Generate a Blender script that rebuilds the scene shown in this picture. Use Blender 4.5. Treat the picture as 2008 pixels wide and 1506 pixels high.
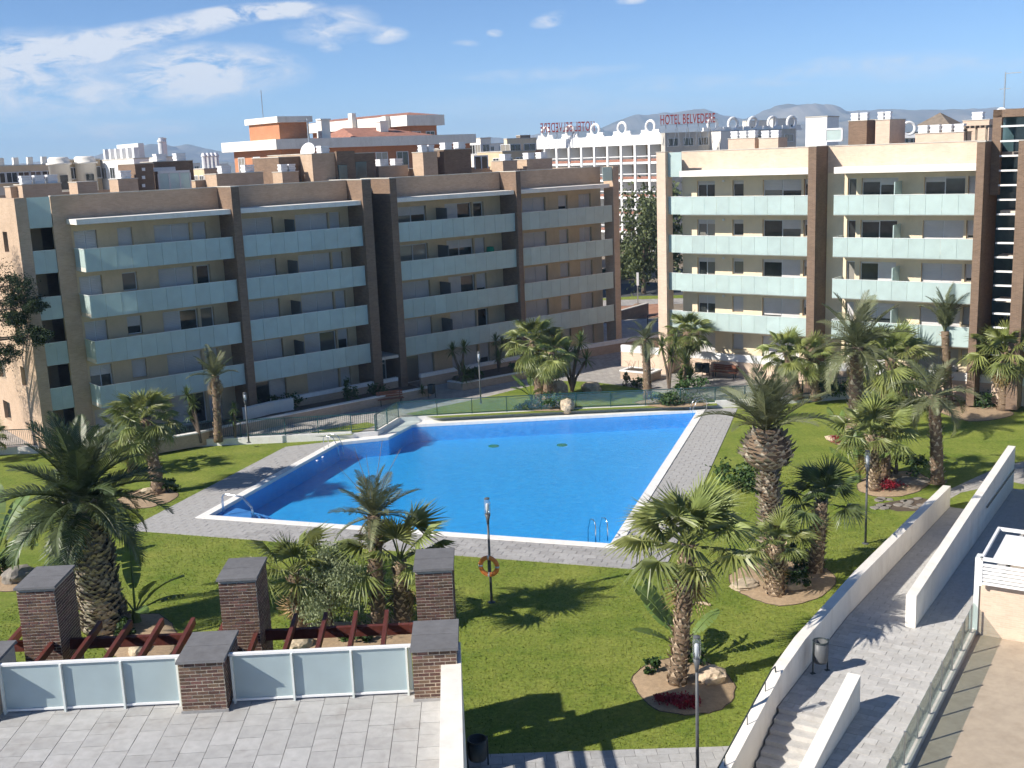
import bpy, bmesh, math, random
from mathutils import Vector, Matrix, noise as mnoise
rad = math.radians
S = bpy.context.scene
for o in list(bpy.data.objects): bpy.data.objects.remove(o)

# ------------------------------------------------------------------ camera
FPX, PITCH, ROLL, EYE = 2200.0, rad(11.66), rad(2.3), 16.65
cam = bpy.data.cameras.new('camera'); cam.sensor_width = 36.0; cam.lens = FPX/2008*36.0
cam.clip_start = 0.5; cam.clip_end = 30000
camo = bpy.data.objects.new('camera', cam); S.collection.objects.link(camo)
camo.matrix_world = Matrix.Translation((0,0,EYE)) @ Matrix.Rotation(rad(90)-PITCH,4,'X') @ Matrix.Rotation(-ROLL,4,'Z')
S.camera = camo

# ------------------------------------------------------------------ world, sun, exposure
SUN_EL, SUN_AZ = rad(35.0), rad(22.8)          # shadows run towards SUN_AZ measured from +X
to_sun = Vector((-math.cos(SUN_AZ)*math.cos(SUN_EL), -math.sin(SUN_AZ)*math.cos(SUN_EL), math.sin(SUN_EL)))
W = bpy.data.worlds.new('World'); S.world = W; W.use_nodes = True
nt = W.node_tree; nt.nodes.clear()
def N(t, typ, **kw):
    n = t.nodes.new(typ)
    for k, v in kw.items():
        if k.startswith('i_'): n.inputs[k[2:].replace('_',' ')].default_value = v
        else: setattr(n, k, v)
    return n
def L(t, a, ao, b, bi): t.links.new(a.outputs[ao], b.inputs[bi])
def math_n(t, op, a, b=None, c=None, clamp=False):
    n = t.nodes.new('ShaderNodeMath'); n.operation = op; n.use_clamp = clamp
    for i, v in enumerate((a, b, c)):
        if v is None: continue
        if isinstance(v, (int, float)): n.inputs[i].default_value = v
        else: t.links.new(v, n.inputs[i])
    return n.outputs[0]
sky = N(nt, 'ShaderNodeTexSky', sky_type='NISHITA', sun_disc=False)
sky.sun_elevation = SUN_EL; sky.sun_rotation = math.atan2(to_sun.x, to_sun.y)
sky.air_density = 0.65; sky.dust_density = 0.0; sky.ozone_density = 6.0; sky.altitude = 300
tc = N(nt, 'ShaderNodeTexCoord'); sep = N(nt, 'ShaderNodeSeparateXYZ'); L(nt, tc, 'Generated', sep, 0)
az = math_n(nt, 'ARCTAN2', sep.outputs[0], sep.outputs[1])
el = math_n(nt, 'ARCSINE', sep.outputs[2])
comb = N(nt, 'ShaderNodeCombineXYZ'); nt.links.new(az, comb.inputs[0]); nt.links.new(math_n(nt,'MULTIPLY',el,2.6), comb.inputs[1])
nz = N(nt, 'ShaderNodeTexNoise'); nz.inputs['Scale'].default_value = 26; nz.inputs['Detail'].default_value = 9; nz.inputs['Roughness'].default_value = .66; nz.inputs['Distortion'].default_value = .5
L(nt, comb, 0, nz, 'Vector')
nz2 = N(nt, 'ShaderNodeTexNoise'); nz2.inputs['Scale'].default_value = 5; nz2.inputs['Detail'].default_value = 4; L(nt, comb, 0, nz2, 'Vector')
wob = math_n(nt, 'MULTIPLY', math_n(nt, 'SUBTRACT', nz2.outputs[0], .5), .035)
cw = N(nt, 'ShaderNodeCombineXYZ'); nt.links.new(math_n(nt, 'ADD', az, math_n(nt,'MULTIPLY',wob,1.4)), cw.inputs[0]); nt.links.new(math_n(nt, 'ADD', el, wob), cw.inputs[1])
def blob(px, py, rx, ry, slope, gain, soft=1.0):
    """one bank of cloud at the direction where the photograph shows it"""
    a0, e0 = (px-1004)/FPX, (299-.04*(px-1004)-py)/FPX
    sx, sy, th = FPX/rx, FPX/ry, -math.atan(slope+.04)
    mp = N(nt, 'ShaderNodeMapping', vector_type='TEXTURE'); mp.inputs['Location'].default_value = (a0,e0,0); mp.inputs['Rotation'].default_value = (0,0,th); mp.inputs['Scale'].default_value = (1/sx,1/sy,1)
    L(nt, cw, 0, mp, 0); d = N(nt, 'ShaderNodeVectorMath', operation='DOT_PRODUCT'); L(nt, mp, 0, d, 0); L(nt, mp, 0, d, 1)
    return math_n(nt, 'MULTIPLY', math_n(nt, 'SUBTRACT', 1.0, d.outputs['Value'], clamp=True), gain)
blobs = [(250,118,430,30,-.20,1.15,.8),(560,55,130,20,-.08,1.1,.9),(60,150,330,60,-.12,.8,1.2),(480,150,190,42,0,.85,1.0),(430,165,110,50,0,.75,.8),(280,190,330,40,-.02,.5,1.2),(20,255,90,22,0,.75,1),
         (110,215,300,60,0,.38,1.4),(320,258,150,22,-.06,.6,1),(705,70,80,32,-.1,.8,1),(795,84,45,16,0,.85,1),(690,108,26,12,0,.5,1),(1108,50,36,16,-.2,.8,.9),(1250,22,34,12,0,.75,1),(1000,78,20,9,-.1,.7,1),(640,90,60,18,0,.35,1),
         (1080,152,210,16,-.06,.32,1.2),(1420,165,420,20,-.07,.25,1.2),(1750,150,330,28,-.03,.28,1.4),(1150,225,420,36,0,.22,1.3),(940,100,30,8,0,.35,1),
         (-500,140,420,70,.05,.6,1.2),(2700,90,500,60,-.05,.5,1.2),(3600,200,600,80,.02,.6,1.2),(-1700,160,700,90,0,.6,1.2),(-3200,180,700,80,0,.6,1.2),(5000,170,800,90,0,.5,1.2)]
tot = None
for b in blobs:
    v = blob(*b); tot = v if tot is None else math_n(nt,'ADD',tot,v)
cl = math_n(nt,'MULTIPLY', tot, math_n(nt,'ADD', math_n(nt,'MULTIPLY',math_n(nt,'SUBTRACT',nz.outputs[0],.5),5.6), .78, clamp=False), clamp=True)
mixc = N(nt, 'ShaderNodeMix', data_type='RGBA'); nt.links.new(math_n(nt,'MULTIPLY',cl,.82), mixc.inputs['Factor'])
L(nt, sky, 0, mixc, 'A'); mixc.inputs['B'].default_value = (6.6,6.7,6.9,1)
bg = N(nt, 'ShaderNodeBackground'); bg.inputs['Strength'].default_value = 0.072
wo = N(nt, 'ShaderNodeOutputWorld'); L(nt, mixc, 'Result', bg, 'Color'); L(nt, bg, 0, wo, 'Surface')

sl = bpy.data.lights.new('sun', 'SUN'); sl.energy = 4.0; sl.angle = rad(.53); sl.color = (1,.94,.85)
so = bpy.data.objects.new('sun', sl); S.collection.objects.link(so); so.location = (-60,-30,60)
so.rotation_euler = to_sun.to_track_quat('Z','Y').to_euler()
S.view_settings.view_transform = 'Standard'; S.view_settings.look = 'None'; S.view_settings.gamma = 1
S.view_settings.exposure = 0.96; S.view_settings.use_curve_mapping = False
S.cycles.volume_bounces = 0; S.cycles.max_bounces = 5; S.cycles.diffuse_bounces = 3; S.cycles.glossy_bounces = 3; S.cycles.transparent_max_bounces = 12; S.cycles.use_adaptive_sampling = True; S.cycles.adaptive_threshold = 0.03

# ------------------------------------------------------------------ survey helpers: photo pixel -> place
cR, sR = math.cos(ROLL), math.sin(ROLL)
def ray(x, y):
    a, b = (x-1004)/FPX, (y-753)/FPX
    X, Y = cR*a - sR*b, sR*a + cR*b
    return Vector((X, math.cos(PITCH)-Y*math.sin(PITCH), -math.sin(PITCH)-Y*math.cos(PITCH)))
def gp(x, y, z=0.0):
    d = ray(x, y); t = (z-EYE)/d.z
    return Vector((d.x*t, d.y*t, z))
def at(x, y, Y):
    d = ray(x, y); t = Y/d.y
    return Vector((d.x*t, Y, EYE+d.z*t))

# ------------------------------------------------------------------ mesh helpers
COL = S.collection
class MB:
    def __init__(s): s.v = []; s.f = []
    def add(s, vs, fs):
        n = len(s.v); s.v += [tuple(v) for v in vs]; s.f += [tuple(i+n for i in f) for f in fs]; return s
    def box(s, x0, x1, y0, y1, z0, z1, m=None):
        vs = [Vector((x,y,z)) for z in (z0,z1) for y in (y0,y1) for x in (x0,x1)]
        if m is not None: vs = [m @ v for v in vs]
        return s.add(vs, [(0,2,3,1),(4,5,7,6),(0,1,5,4),(2,6,7,3),(0,4,6,2),(1,3,7,5)])
    def prism(s, poly, z0, z1):
        n = len(poly)
        area = sum(poly[i][0]*poly[(i+1)%n][1]-poly[(i+1)%n][0]*poly[i][1] for i in range(n))
        if area < 0: poly = poly[::-1]
        vs = [(p[0],p[1],z0) for p in poly]+[(p[0],p[1],z1) for p in poly]
        return s.add(vs, [tuple(range(n-1,-1,-1)), tuple(range(n,2*n))]+[(i,(i+1)%n,n+(i+1)%n,n+i) for i in range(n)])
    def bar(s, a, b, w, h=None):
        """box beam from a to b, width w (horizontal) and height h"""
        a, b = Vector(a), Vector(b); h = w if h is None else h
        d = (b-a).normalized(); side = d.cross(Vector((0,0,1)))
        side = Vector((1,0,0)) if side.length < 1e-4 else side.normalized()
        up = side.cross(d)
        vs = [p+side*sx*w/2+up*sz*h/2 for p in (a,b) for sx,sz in ((-1,-1),(1,-1),(1,1),(-1,1))]
        return s.add(vs, [(0,1,2,3),(7,6,5,4),(0,4,5,1),(1,5,6,2),(2,6,7,3),(3,7,4,0)])
    def tube(s, pts, rs, n=8, cap=True):
        pts = [Vector(p) for p in pts]
        if isinstance(rs,(int,float)): rs = [rs]*len(pts)
        base = len(s.v); prev = None
        for i, p in enumerate(pts):
            t = (pts[min(i+1,len(pts)-1)]-pts[max(i-1,0)]).normalized()
            if prev is None: prev = Vector((1,0,0)) if abs(t.x) < .9 else Vector((0,1,0))
            a = (prev - t*prev.dot(t)).normalized(); b = t.cross(a); prev = a
            for k in range(n):
                w = 2*math.pi*k/n; s.v.append(tuple(p+(a*math.cos(w)+b*math.sin(w))*rs[i]))
        for i in range(len(pts)-1):
            for k in range(n):
                k2 = (k+1)%n; s.f.append((base+i*n+k, base+i*n+k2, base+(i+1)*n+k2, base+(i+1)*n+k))
        if cap:
            s.f.append(tuple(base+k for k in range(n-1,-1,-1))); e = base+(len(pts)-1)*n; s.f.append(tuple(e+k for k in range(n)))
        return s
    def lathe(s, prof, n=16, c=(0,0,0)):
        base = len(s.v)
        for r, z in prof:
            for k in range(n):
                w = 2*math.pi*k/n; s.v.append((c[0]+r*math.cos(w), c[1]+r*math.sin(w), c[2]+z))
        for i in range(len(prof)-1):
            for k in range(n):
                k2 = (k+1)%n; s.f.append((base+i*n+k, base+i*n+k2, base+(i+1)*n+k2, base+(i+1)*n+k))
        s.f.append(tuple(base+k for k in range(n-1,-1,-1))); e = base+(len(prof)-1)*n; s.f.append(tuple(e+k for k in range(n)))
        return s
    def torus(s, c, R, r, ax='Y', n=28, m=10):
        base = len(s.v); c = Vector(c)
        for i in range(n):
            a = 2*math.pi*i/n
            for j in range(m):
                b = 2*math.pi*j/m; q = R+r*math.cos(b); h = r*math.sin(b)
                p = Vector((q*math.cos(a), h, q*math.sin(a))) if ax=='Y' else Vector((q*math.cos(a), q*math.sin(a), h))
                s.v.append(tuple(c+p))
        for i in range(n):
            for j in range(m):
                s.f.append((base+i*m+j, base+((i+1)%n)*m+j, base+((i+1)%n)*m+(j+1)%m, base+i*m+(j+1)%m))
        return s
    def mesh(s, name, mat, smooth=False):
        me = bpy.data.meshes.new(name); me.from_pydata(s.v, [], s.f); me.validate(); me.update()
        if mat is not None: me.materials.append(mat)
        if smooth:
            for p in me.polygons: p.use_smooth = True
        return me
def put(name, me, parent=None, loc=None, rot=None, scale=None, mtx=None):
    o = bpy.data.objects.new(name, me); COL.objects.link(o)
    if parent is not None: o.parent = parent
    if mtx is not None: o.matrix_local = mtx
    if loc is not None: o.location = loc
    if rot is not None: o.rotation_euler = rot
    if scale is not None: o.scale = (scale,)*3 if isinstance(scale,(int,float)) else scale
    return o
def obj(name, mb, mat, parent=None, smooth=False, **kw): return put(name, mb.mesh(name, mat, smooth), parent, **kw)
def tag(o, label=None, cat=None, group=None, kind=None):
    if label: o['label'] = label
    if cat: o['category'] = cat
    if group: o['group'] = group
    if kind: o['kind'] = kind
    return o
def thing(name, label, cat, loc=(0,0,0), rz=0.0, group=None):
    o = bpy.data.objects.new(name, None); COL.objects.link(o); o.empty_display_size = .3
    o.location = loc; o.rotation_euler = (0,0,rz)
    return tag(o, label, cat, group)
def struct(name, mb, mat, **kw): return tag(obj(name, mb, mat, **kw), kind='structure')

# ------------------------------------------------------------------ materials
def mat(name, col, rough=.8, var=.18, scale=4.0, bump=0.0, bscale=40.0, metal=0.0, spec=.3, rnd=0.0, detail=4, col2=None, stretch=None, stain=0.0, transl=0.0):
    m = bpy.data.materials.new(name); m.use_nodes = True; t = m.node_tree; b = t.nodes['Principled BSDF']
    b.inputs['Roughness'].default_value = rough; b.inputs['Metallic'].default_value = metal; b.inputs['Specular IOR Level'].default_value = spec
    g = N(t,'ShaderNodeNewGeometry'); vec = g.outputs['Position']
    if stretch:
        mp = N(t,'ShaderNodeMapping'); mp.inputs['Scale'].default_value = stretch; t.links.new(vec, mp.inputs[0]); vec = mp.outputs[0]
    n = N(t,'ShaderNodeTexNoise'); n.inputs['Scale'].default_value = scale; n.inputs['Detail'].default_value = detail; n.inputs['Roughness'].default_value = .65
    t.links.new(vec, n.inputs['Vector'])
    mix = N(t,'ShaderNodeMix',data_type='RGBA')
    c2 = col2 or tuple(min(1,x*(1+var)) for x in col); c1 = tuple(x*(1-var) for x in col) if not col2 else col
    mix.inputs['A'].default_value = (*c1,1); mix.inputs['B'].default_value = (*c2,1)
    mr = N(t,'ShaderNodeMapRange'); mr.inputs['From Min'].default_value = .3; mr.inputs['From Max'].default_value = .7
    L(t,n,0,mr,0); L(t,mr,0,mix,'Factor'); out = mix.outputs['Result']
    if stain:
        ns = N(t,'ShaderNodeTexNoise'); ns.inputs['Scale'].default_value = .7; ns.inputs['Detail'].default_value = 6; ns.inputs['Roughness'].default_value = .7
        mps = N(t,'ShaderNodeMapping'); mps.inputs['Scale'].default_value = (2.2,2.2,.5); t.links.new(g.outputs['Position'], mps.inputs[0]); L(t,mps,0,ns,'Vector')
        f = math_n(t,'MULTIPLY', math_n(t,'SUBTRACT', ns.outputs[0], .5, clamp=True), 4*stain, clamp=True)
        mx = N(t,'ShaderNodeMix',data_type='RGBA',blend_type='MULTIPLY'); t.links.new(f, mx.inputs['Factor']); t.links.new(out, mx.inputs['A']); mx.inputs['B'].default_value = (.62,.56,.5,1); out = mx.outputs['Result']
    if rnd:
        oi = N(t,'ShaderNodeObjectInfo'); hs = N(t,'ShaderNodeHueSaturation')
        t.links.new(math_n(t,'ADD', math_n(t,'MULTIPLY',oi.outputs['Random'],2*rnd), 1-rnd), hs.inputs['Value'])
        t.links.new(math_n(t,'ADD', math_n(t,'MULTIPLY',math_n(t,'FRACT',math_n(t,'MULTIPLY',oi.outputs['Random'],7.31)),rnd*.12), .5-rnd*.06), hs.inputs['Hue'])
        t.links.new(out, hs.inputs['Color']); out = hs.outputs[0]
    t.links.new(out, b.inputs['Base Color'])
    if bump:
        bn = N(t,'ShaderNodeTexNoise'); bn.inputs['Scale'].default_value = bscale; bn.inputs['Detail'].default_value = 3; t.links.new(vec, bn.inputs['Vector'])
        bp = N(t,'ShaderNodeBump'); bp.inputs['Strength'].default_value = bump; bp.inputs['Distance'].default_value = .03; L(t,bn,0,bp,'Height'); L(t,bp,0,b,'Normal')
    if transl:
        tr = N(t,'ShaderNodeBsdfTranslucent'); t.links.new(out, tr.inputs['Color']); ms = N(t,'ShaderNodeMixShader'); ms.inputs[0].default_value = transl
        L(t,b,0,ms,1); L(t,tr,0,ms,2); L(t,ms,0,t.nodes['Material Output'],'Surface')
    m['_out'] = 0
    return m
def brick_mat(name, c1, c2, mortar, bw=.25, rh=.07, rough=.85):
    m = bpy.data.materials.new(name); m.use_nodes = True; t = m.node_tree; b = t.nodes['Principled BSDF']; b.inputs['Roughness'].default_value = rough; b.inputs['Specular IOR Level'].default_value = .2
    tcn = N(t,'ShaderNodeTexCoord'); sp = N(t,'ShaderNodeSeparateXYZ'); L(t,tcn,'Object',sp,0)
    cb = N(t,'ShaderNodeCombineXYZ'); t.links.new(math_n(t,'ADD',sp.outputs[0],sp.outputs[1]), cb.inputs[0]); L(t,sp,2,cb,1)
    br = N(t,'ShaderNodeTexBrick'); br.inputs['Scale'].default_value = 1; br.inputs['Brick Width'].default_value = bw; br.inputs['Row Height'].default_value = rh; br.inputs['Mortar Size'].default_value = .008; br.inputs['Bias'].default_value = 0
    br.inputs['Color1'].default_value = (*c1,1); br.inputs['Color2'].default_value = (*c2,1); br.inputs['Mortar'].default_value = (*mortar,1); L(t,cb,0,br,'Vector')
    g = N(t,'ShaderNodeNewGeometry'); n = N(t,'ShaderNodeTexNoise'); n.inputs['Scale'].default_value = .9; n.inputs['Detail'].default_value = 7; n.inputs['Roughness'].default_value = .7; L(t,g,'Position',n,'Vector')
    hs = N(t,'ShaderNodeHueSaturation'); t.links.new(math_n(t,'ADD',math_n(t,'MULTIPLY',n.outputs[0],.5),.75), hs.inputs['Value']); L(t,br,'Color',hs,'Color'); L(t,hs,0,b,'Base Color')
    bp = N(t,'ShaderNodeBump'); bp.inputs['Strength'].default_value = .4; bp.inputs['Distance'].default_value = .01; L(t,br,'Fac',bp,'Height'); bp.invert = True; L(t,bp,0,b,'Normal')
    return m
def two_sided(t, ior):
    g = N(t,'ShaderNodeNewGeometry'); return math_n(t,'ADD', math_n(t,'MULTIPLY',g.outputs['Backfacing'],1/ior-ior), ior)
def glass_mat(name, tint, fac, rough=.02, diff=0.0, dcol=(.6,.75,.75)):
    """thin pane: sees through with a tint, reflects by fresnel, optional milky share"""
    m = bpy.data.materials.new(name); m.use_nodes = True; t = m.node_tree; t.nodes.remove(t.nodes['Principled BSDF']); o = t.nodes['Material Output']
    tr = N(t,'ShaderNodeBsdfTransparent'); tr.inputs[0].default_value = (*tint,1); gl = N(t,'ShaderNodeBsdfGlossy'); gl.inputs['Roughness'].default_value = rough
    fr = N(t,'ShaderNodeFresnel'); t.links.new(two_sided(t,1.45), fr.inputs[0]); mx = N(t,'ShaderNodeMixShader')
    t.links.new(math_n(t,'MULTIPLY',fr.outputs[0],fac,clamp=True), mx.inputs[0]); L(t,tr,0,mx,1); L(t,gl,0,mx,2); last = mx
    if diff:
        df = N(t,'ShaderNodeBsdfDiffuse'); df.inputs[0].default_value = (*dcol,1); m2 = N(t,'ShaderNodeMixShader'); m2.inputs[0].default_value = diff; L(t,last,0,m2,1); L(t,df,0,m2,2); last = m2
    L(t,last,0,o,'Surface'); return m
def frosted(name, col, tl=.4):
    m = bpy.data.materials.new(name); m.use_nodes = True; t = m.node_tree; b = t.nodes['Principled BSDF']; b.inputs['Roughness'].default_value = .22; b.inputs['Specular IOR Level'].default_value = .5
    g = N(t,'ShaderNodeNewGeometry'); n = N(t,'ShaderNodeTexNoise'); n.inputs['Scale'].default_value = 1.6; n.inputs['Detail'].default_value = 5; L(t,g,'Position',n,'Vector')
    oi = N(t,'ShaderNodeObjectInfo'); hs = N(t,'ShaderNodeHueSaturation'); hs.inputs['Color'].default_value = (*col,1)
    t.links.new(math_n(t,'ADD',math_n(t,'ADD',math_n(t,'MULTIPLY',n.outputs[0],.25),.82),math_n(t,'MULTIPLY',oi.outputs['Random'],.1)), hs.inputs['Value']); L(t,hs,0,b,'Base Color')
    tr = N(t,'ShaderNodeBsdfTranslucent'); L(t,hs,0,tr,'Color'); ms = N(t,'ShaderNodeMixShader'); ms.inputs[0].default_value = tl; L(t,b,0,ms,1); L(t,tr,0,ms,2); L(t,ms,0,t.nodes['Material Output'],'Surface')
    return m
def slatted(name, col, pitch=.05):
    """roller shutter: fine horizontal ribs"""
    m = mat(name, col, .55, .06, 1.0); t = m.node_tree; b = t.nodes['Principled BSDF']
    g = N(t,'ShaderNodeNewGeometry'); sp = N(t,'ShaderNodeSeparateXYZ'); L(t,g,'Position',sp,0)
    w = math_n(t,'PINGPONG', sp.outputs[2], pitch); bp = N(t,'ShaderNodeBump'); bp.inputs['Strength'].default_value = .5; bp.inputs['Distance'].default_value = .3
    t.links.new(w, bp.inputs['Height']); L(t,bp,0,b,'Normal'); return m
M = dict(
 brick_beige = brick_mat('beige_brick', (.50,.36,.255), (.43,.305,.21), (.46,.37,.28)),
 brick_brown = brick_mat('brown_brick', (.215,.142,.098), (.155,.102,.072), (.23,.175,.13)),
 brick_pink  = brick_mat('pink_brick', (.66,.50,.38), (.58,.43,.325), (.62,.51,.41)),
 brick_orange= brick_mat('orange_brick', (.50,.21,.105), (.43,.17,.085), (.46,.27,.17)),
 brick_wall  = brick_mat('path_wall_brick', (.50,.37,.28), (.42,.31,.23), (.48,.39,.30)),
 cream  = mat('cream_render', (.60,.47,.31), .9, .07, 1.2, stain=.25),
 cream2 = mat('yellow_render', (.74,.62,.44), .9, .06, 1.2, stain=.2),
 white  = mat('white_render', (.79,.745,.67), .8, .05, 1.5, stain=.4),
 coping = mat('white_coping', (.76,.74,.70), .7, .07, 3.0, bump=.1, stain=.2),
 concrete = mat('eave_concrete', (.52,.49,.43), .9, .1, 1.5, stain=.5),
 slab = mat('balcony_slab', (.62,.56,.48), .9, .06, 1.0),
 roofdeck = mat('roof_deck', (.34,.29,.25), .95, .2, 1.5),
 frost  = frosted('frosted_balcony_glass', (.60,.715,.69), .38),
 frost2 = frosted('frosted_screen_glass', (.50,.60,.62), .35),
 railcap = mat('pale_rail', (.66,.70,.67), .4, .05, 2),
 shutter = slatted('roller_shutter', (.56,.54,.53)),
 frame = mat('white_window_frame', (.66,.67,.68), .5, .04, 2),
 pane = mat('window_pane', (.030,.034,.034), .06, .5, .8, spec=.6),
 paneblue = mat('stair_glass', (.05,.09,.10), .1, .4, .6, spec=.6),
 partition = mat('balcony_partition', (.10,.11,.115), .4, .1, 1.0),
 vent = mat('roof_vent_metal', (.72,.72,.73), .45, .08, 3),
 darkgap = mat('dark_opening', (.03,.028,.026), .9, .3, 1),
 tile_red = mat('red_roof_tile', (.33,.16,.115), .9, .25, 2.0, bump=.5, bscale=6),
 tile_grey = mat('grey_roof_tile', (.22,.18,.14), .9, .25, 3.0),
 sign = mat('red_sign_letters', (.26,.03,.025), .6, .1, 1),
 metal = mat('galvanised_metal', (.45,.46,.47), .35, .08, 4, metal=.8),
 steel = mat('stainless_rail', (.70,.71,.72), .18, .05, 4, metal=1.0),
 darkmetal = mat('dark_painted_metal', (.035,.045,.045), .45, .15, 5),
 greenmetal = mat('dark_green_painted_metal', (.030,.085,.085), .42, .15, 5),
 lampmetal = mat('grey_lamp_metal', (.10,.105,.11), .45, .1, 6),
 lampglass = glass_mat('lamp_glass', (.86,.89,.92), 1.6, .05, diff=.08, dcol=(.75,.78,.82)),
 fenceglass = glass_mat('fence_glass', (.84,.90,.88), 1.5, .03, diff=.07, dcol=(.38,.50,.48)),
 water = None,
 poolwall = mat('pool_mosaic_caustics', (.024,.30,.68), .35, .22, 3.2, spec=.4, col2=(.055,.46,.85), detail=8),  # tile tone varies; its lighter blotches also stand in for caustics
 poolstep = mat('pool_step_mosaic', (.10,.30,.68), .35, .2, 9.0, spec=.4),
 grass = None,
 soil = mat('planting_soil', (.10,.075,.055), .95, .3, 4, bump=.6, bscale=14),
 sand = mat('gravelly_sand', (.36,.26,.165), .95, .22, 7, bump=.6, bscale=30, detail=8),
 rock = mat('pale_garden_rock', (.47,.38,.27), .9, .3, 3, bump=.7, bscale=9, detail=8, rnd=.12),
 rockgrey = mat('grey_garden_rock', (.24,.215,.185), .9, .3, 3, bump=.7, bscale=9, detail=8),
 paver = mat('grey_paver', (.345,.335,.325), .88, .12, 7, bump=.25, bscale=50, rnd=.13, detail=8, stain=.35),
 paver_warm = mat('terrace_paver', (.395,.39,.38), .9, .12, 5, bump=.25, bscale=45, rnd=.09, detail=8, stain=.45),
 paver_ramp = mat('ramp_paver', (.47,.455,.43), .9, .10, 6, bump=.25, bscale=45, rnd=.10, detail=8, stain=.4),
 joint = mat('paver_joint', (.15,.14,.13), .95, .2, 12),
 plaza = None,
 asphalt = mat('asphalt', (.075,.077,.08), .92, .15, 2, bump=.2),
 earth = mat('dry_ground', (.23,.185,.135), .95, .3, .35, detail=8),
 redearth = mat('red_earth', (.36,.19,.12), .95, .25, 1.0, detail=7),
 hill = mat('hill_scrub', (.085,.095,.065), .95, .3, .0035, detail=9, col2=(.30,.265,.22)),
 brickpiece = mat('dark_clinker_brick', (.128,.074,.054), .8, .25, 14, bump=.3, bscale=60, rnd=.38, detail=6),
 mortar = mat('pale_mortar', (.55,.47,.36), .95, .15, 20),
 capstone = mat('grey_cap_stone', (.15,.148,.15), .8, .14, 6, bump=.2, bscale=40, rnd=.06, stain=.3),
 wood = mat('red_brown_timber', (.105,.028,.020), .62, .3, 2.0, stretch=(6,1.2,6), detail=6),
 benchwood = mat('bench_timber', (.26,.10,.055), .6, .25, 3, stretch=(3,3,12)),
 orange = mat('lifebuoy_orange', (1.0,.30,.07), .5, .08, 6),
 whitepaint = mat('white_paint', (.78,.78,.77), .55, .04, 4),
 trunk = mat('fan_palm_bark', (.19,.135,.09), .95, .4, 9, bump=.9, bscale=26, stretch=(1,1,2.2), detail=8),
 boot = mat('dry_leaf_base', (.50,.39,.275), .92, .35, 8, detail=6),
 trunkdark = mat('date_palm_bark', (.075,.058,.044), .95, .4, 9, bump=.9, bscale=18, detail=8),
 bootpale = mat('date_palm_scale', (.43,.37,.285), .92, .4, 7, detail=6),
 fan = mat('fan_palm_leaf', (.205,.235,.070), .42, .38, 1.3, spec=.45, rnd=.22, transl=.22),
 fandark = mat('dark_fan_palm_leaf', (.080,.115,.036), .42, .35, 1.3, spec=.45, rnd=.22, transl=.2),
 feather = mat('date_palm_leaf', (.070,.098,.036), .45, .38, 1.2, spec=.45, rnd=.22, transl=.18),
 feathergrey = mat('greyish_palm_leaf', (.140,.155,.075), .5, .35, 1.3, spec=.4, rnd=.2, transl=.2),
 drypalm = mat('dry_palm_leaf', (.30,.215,.10), .8, .35, 2, rnd=.2, transl=.2),
 yucca = mat('yucca_leaf', (.10,.14,.042), .45, .35, 2, rnd=.18, transl=.15),
 banana = mat('banana_leaf', (.14,.21,.06), .4, .3, 2, rnd=.15, transl=.3),
 pepper = mat('pepper_tree_leaf', (.27,.31,.17), .6, .35, 1.5, rnd=.05, transl=.3),
 shrub = mat('shrub_leaf', (.050,.092,.024), .55, .42, 3, rnd=.18, transl=.2),
 pine = mat('pine_needles', (.030,.050,.018), .7, .42, 2, transl=.12),
 treeleaf = mat('street_tree_leaf', (.110,.138,.055), .6, .42, .8, rnd=.12, transl=.2),
 bark = mat('tree_bark', (.14,.105,.08), .95, .35, 6, bump=.7, bscale=14, detail=7),
 flower = mat('red_bedding_flower', (.24,.012,.025), .6, .4, 9, transl=.15),
 greencloth = mat('green_awning_cloth', (.01,.19,.10), .8, .1, 3),
)
# lawn: mown turf with worn, yellower patches and fine blades
def lawn_mat():
    m = bpy.data.materials.new('mown_lawn'); m.use_nodes = True; t = m.node_tree; b = t.nodes['Principled BSDF']; b.inputs['Roughness'].default_value = .9; b.inputs['Specular IOR Level'].default_value = .15
    g = N(t,'ShaderNodeNewGeometry')
    def nz(sc, det=5, rg=.6):
        n = N(t,'ShaderNodeTexNoise'); n.inputs['Scale'].default_value = sc; n.inputs['Detail'].default_value = det; n.inputs['Roughness'].default_value = rg; L(t,g,'Position',n,'Vector'); return n
    a, f, d = nz(.33,6,.65), nz(7,7,.85), nz(1.7,5,.7)
    m1 = N(t,'ShaderNodeMix',data_type='RGBA'); m1.inputs['A'].default_value = (.112,.172,.022,1); m1.inputs['B'].default_value = (.262,.280,.060,1)
    mr = N(t,'ShaderNodeMapRange'); mr.inputs['From Min'].default_value = .35; mr.inputs['From Max'].default_value = .68
    t.links.new(math_n(t,'ADD',math_n(t,'MULTIPLY',a.outputs[0],.62),math_n(t,'MULTIPLY',d.outputs[0],.38)), mr.inputs[0]); L(t,mr,0,m1,'Factor')
    hs = N(t,'ShaderNodeHueSaturation'); mr2 = N(t,'ShaderNodeMapRange'); mr2.inputs['From Min'].default_value = .3; mr2.inputs['From Max'].default_value = .7; mr2.inputs['To Min'].default_value = .45; mr2.inputs['To Max'].default_value = 1.5
    L(t,f,0,mr2,0); L(t,mr2,0,hs,'Value'); L(t,m1,'Result',hs,'Color'); L(t,hs,0,b,'Base Color')
    bp = N(t,'ShaderNodeBump'); bp.inputs['Strength'].default_value = .5; bp.inputs['Distance'].default_value = .05; fb = nz(28,4,.8); L(t,fb,0,bp,'Height'); L(t,bp,0,b,'Normal')
    return m
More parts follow.
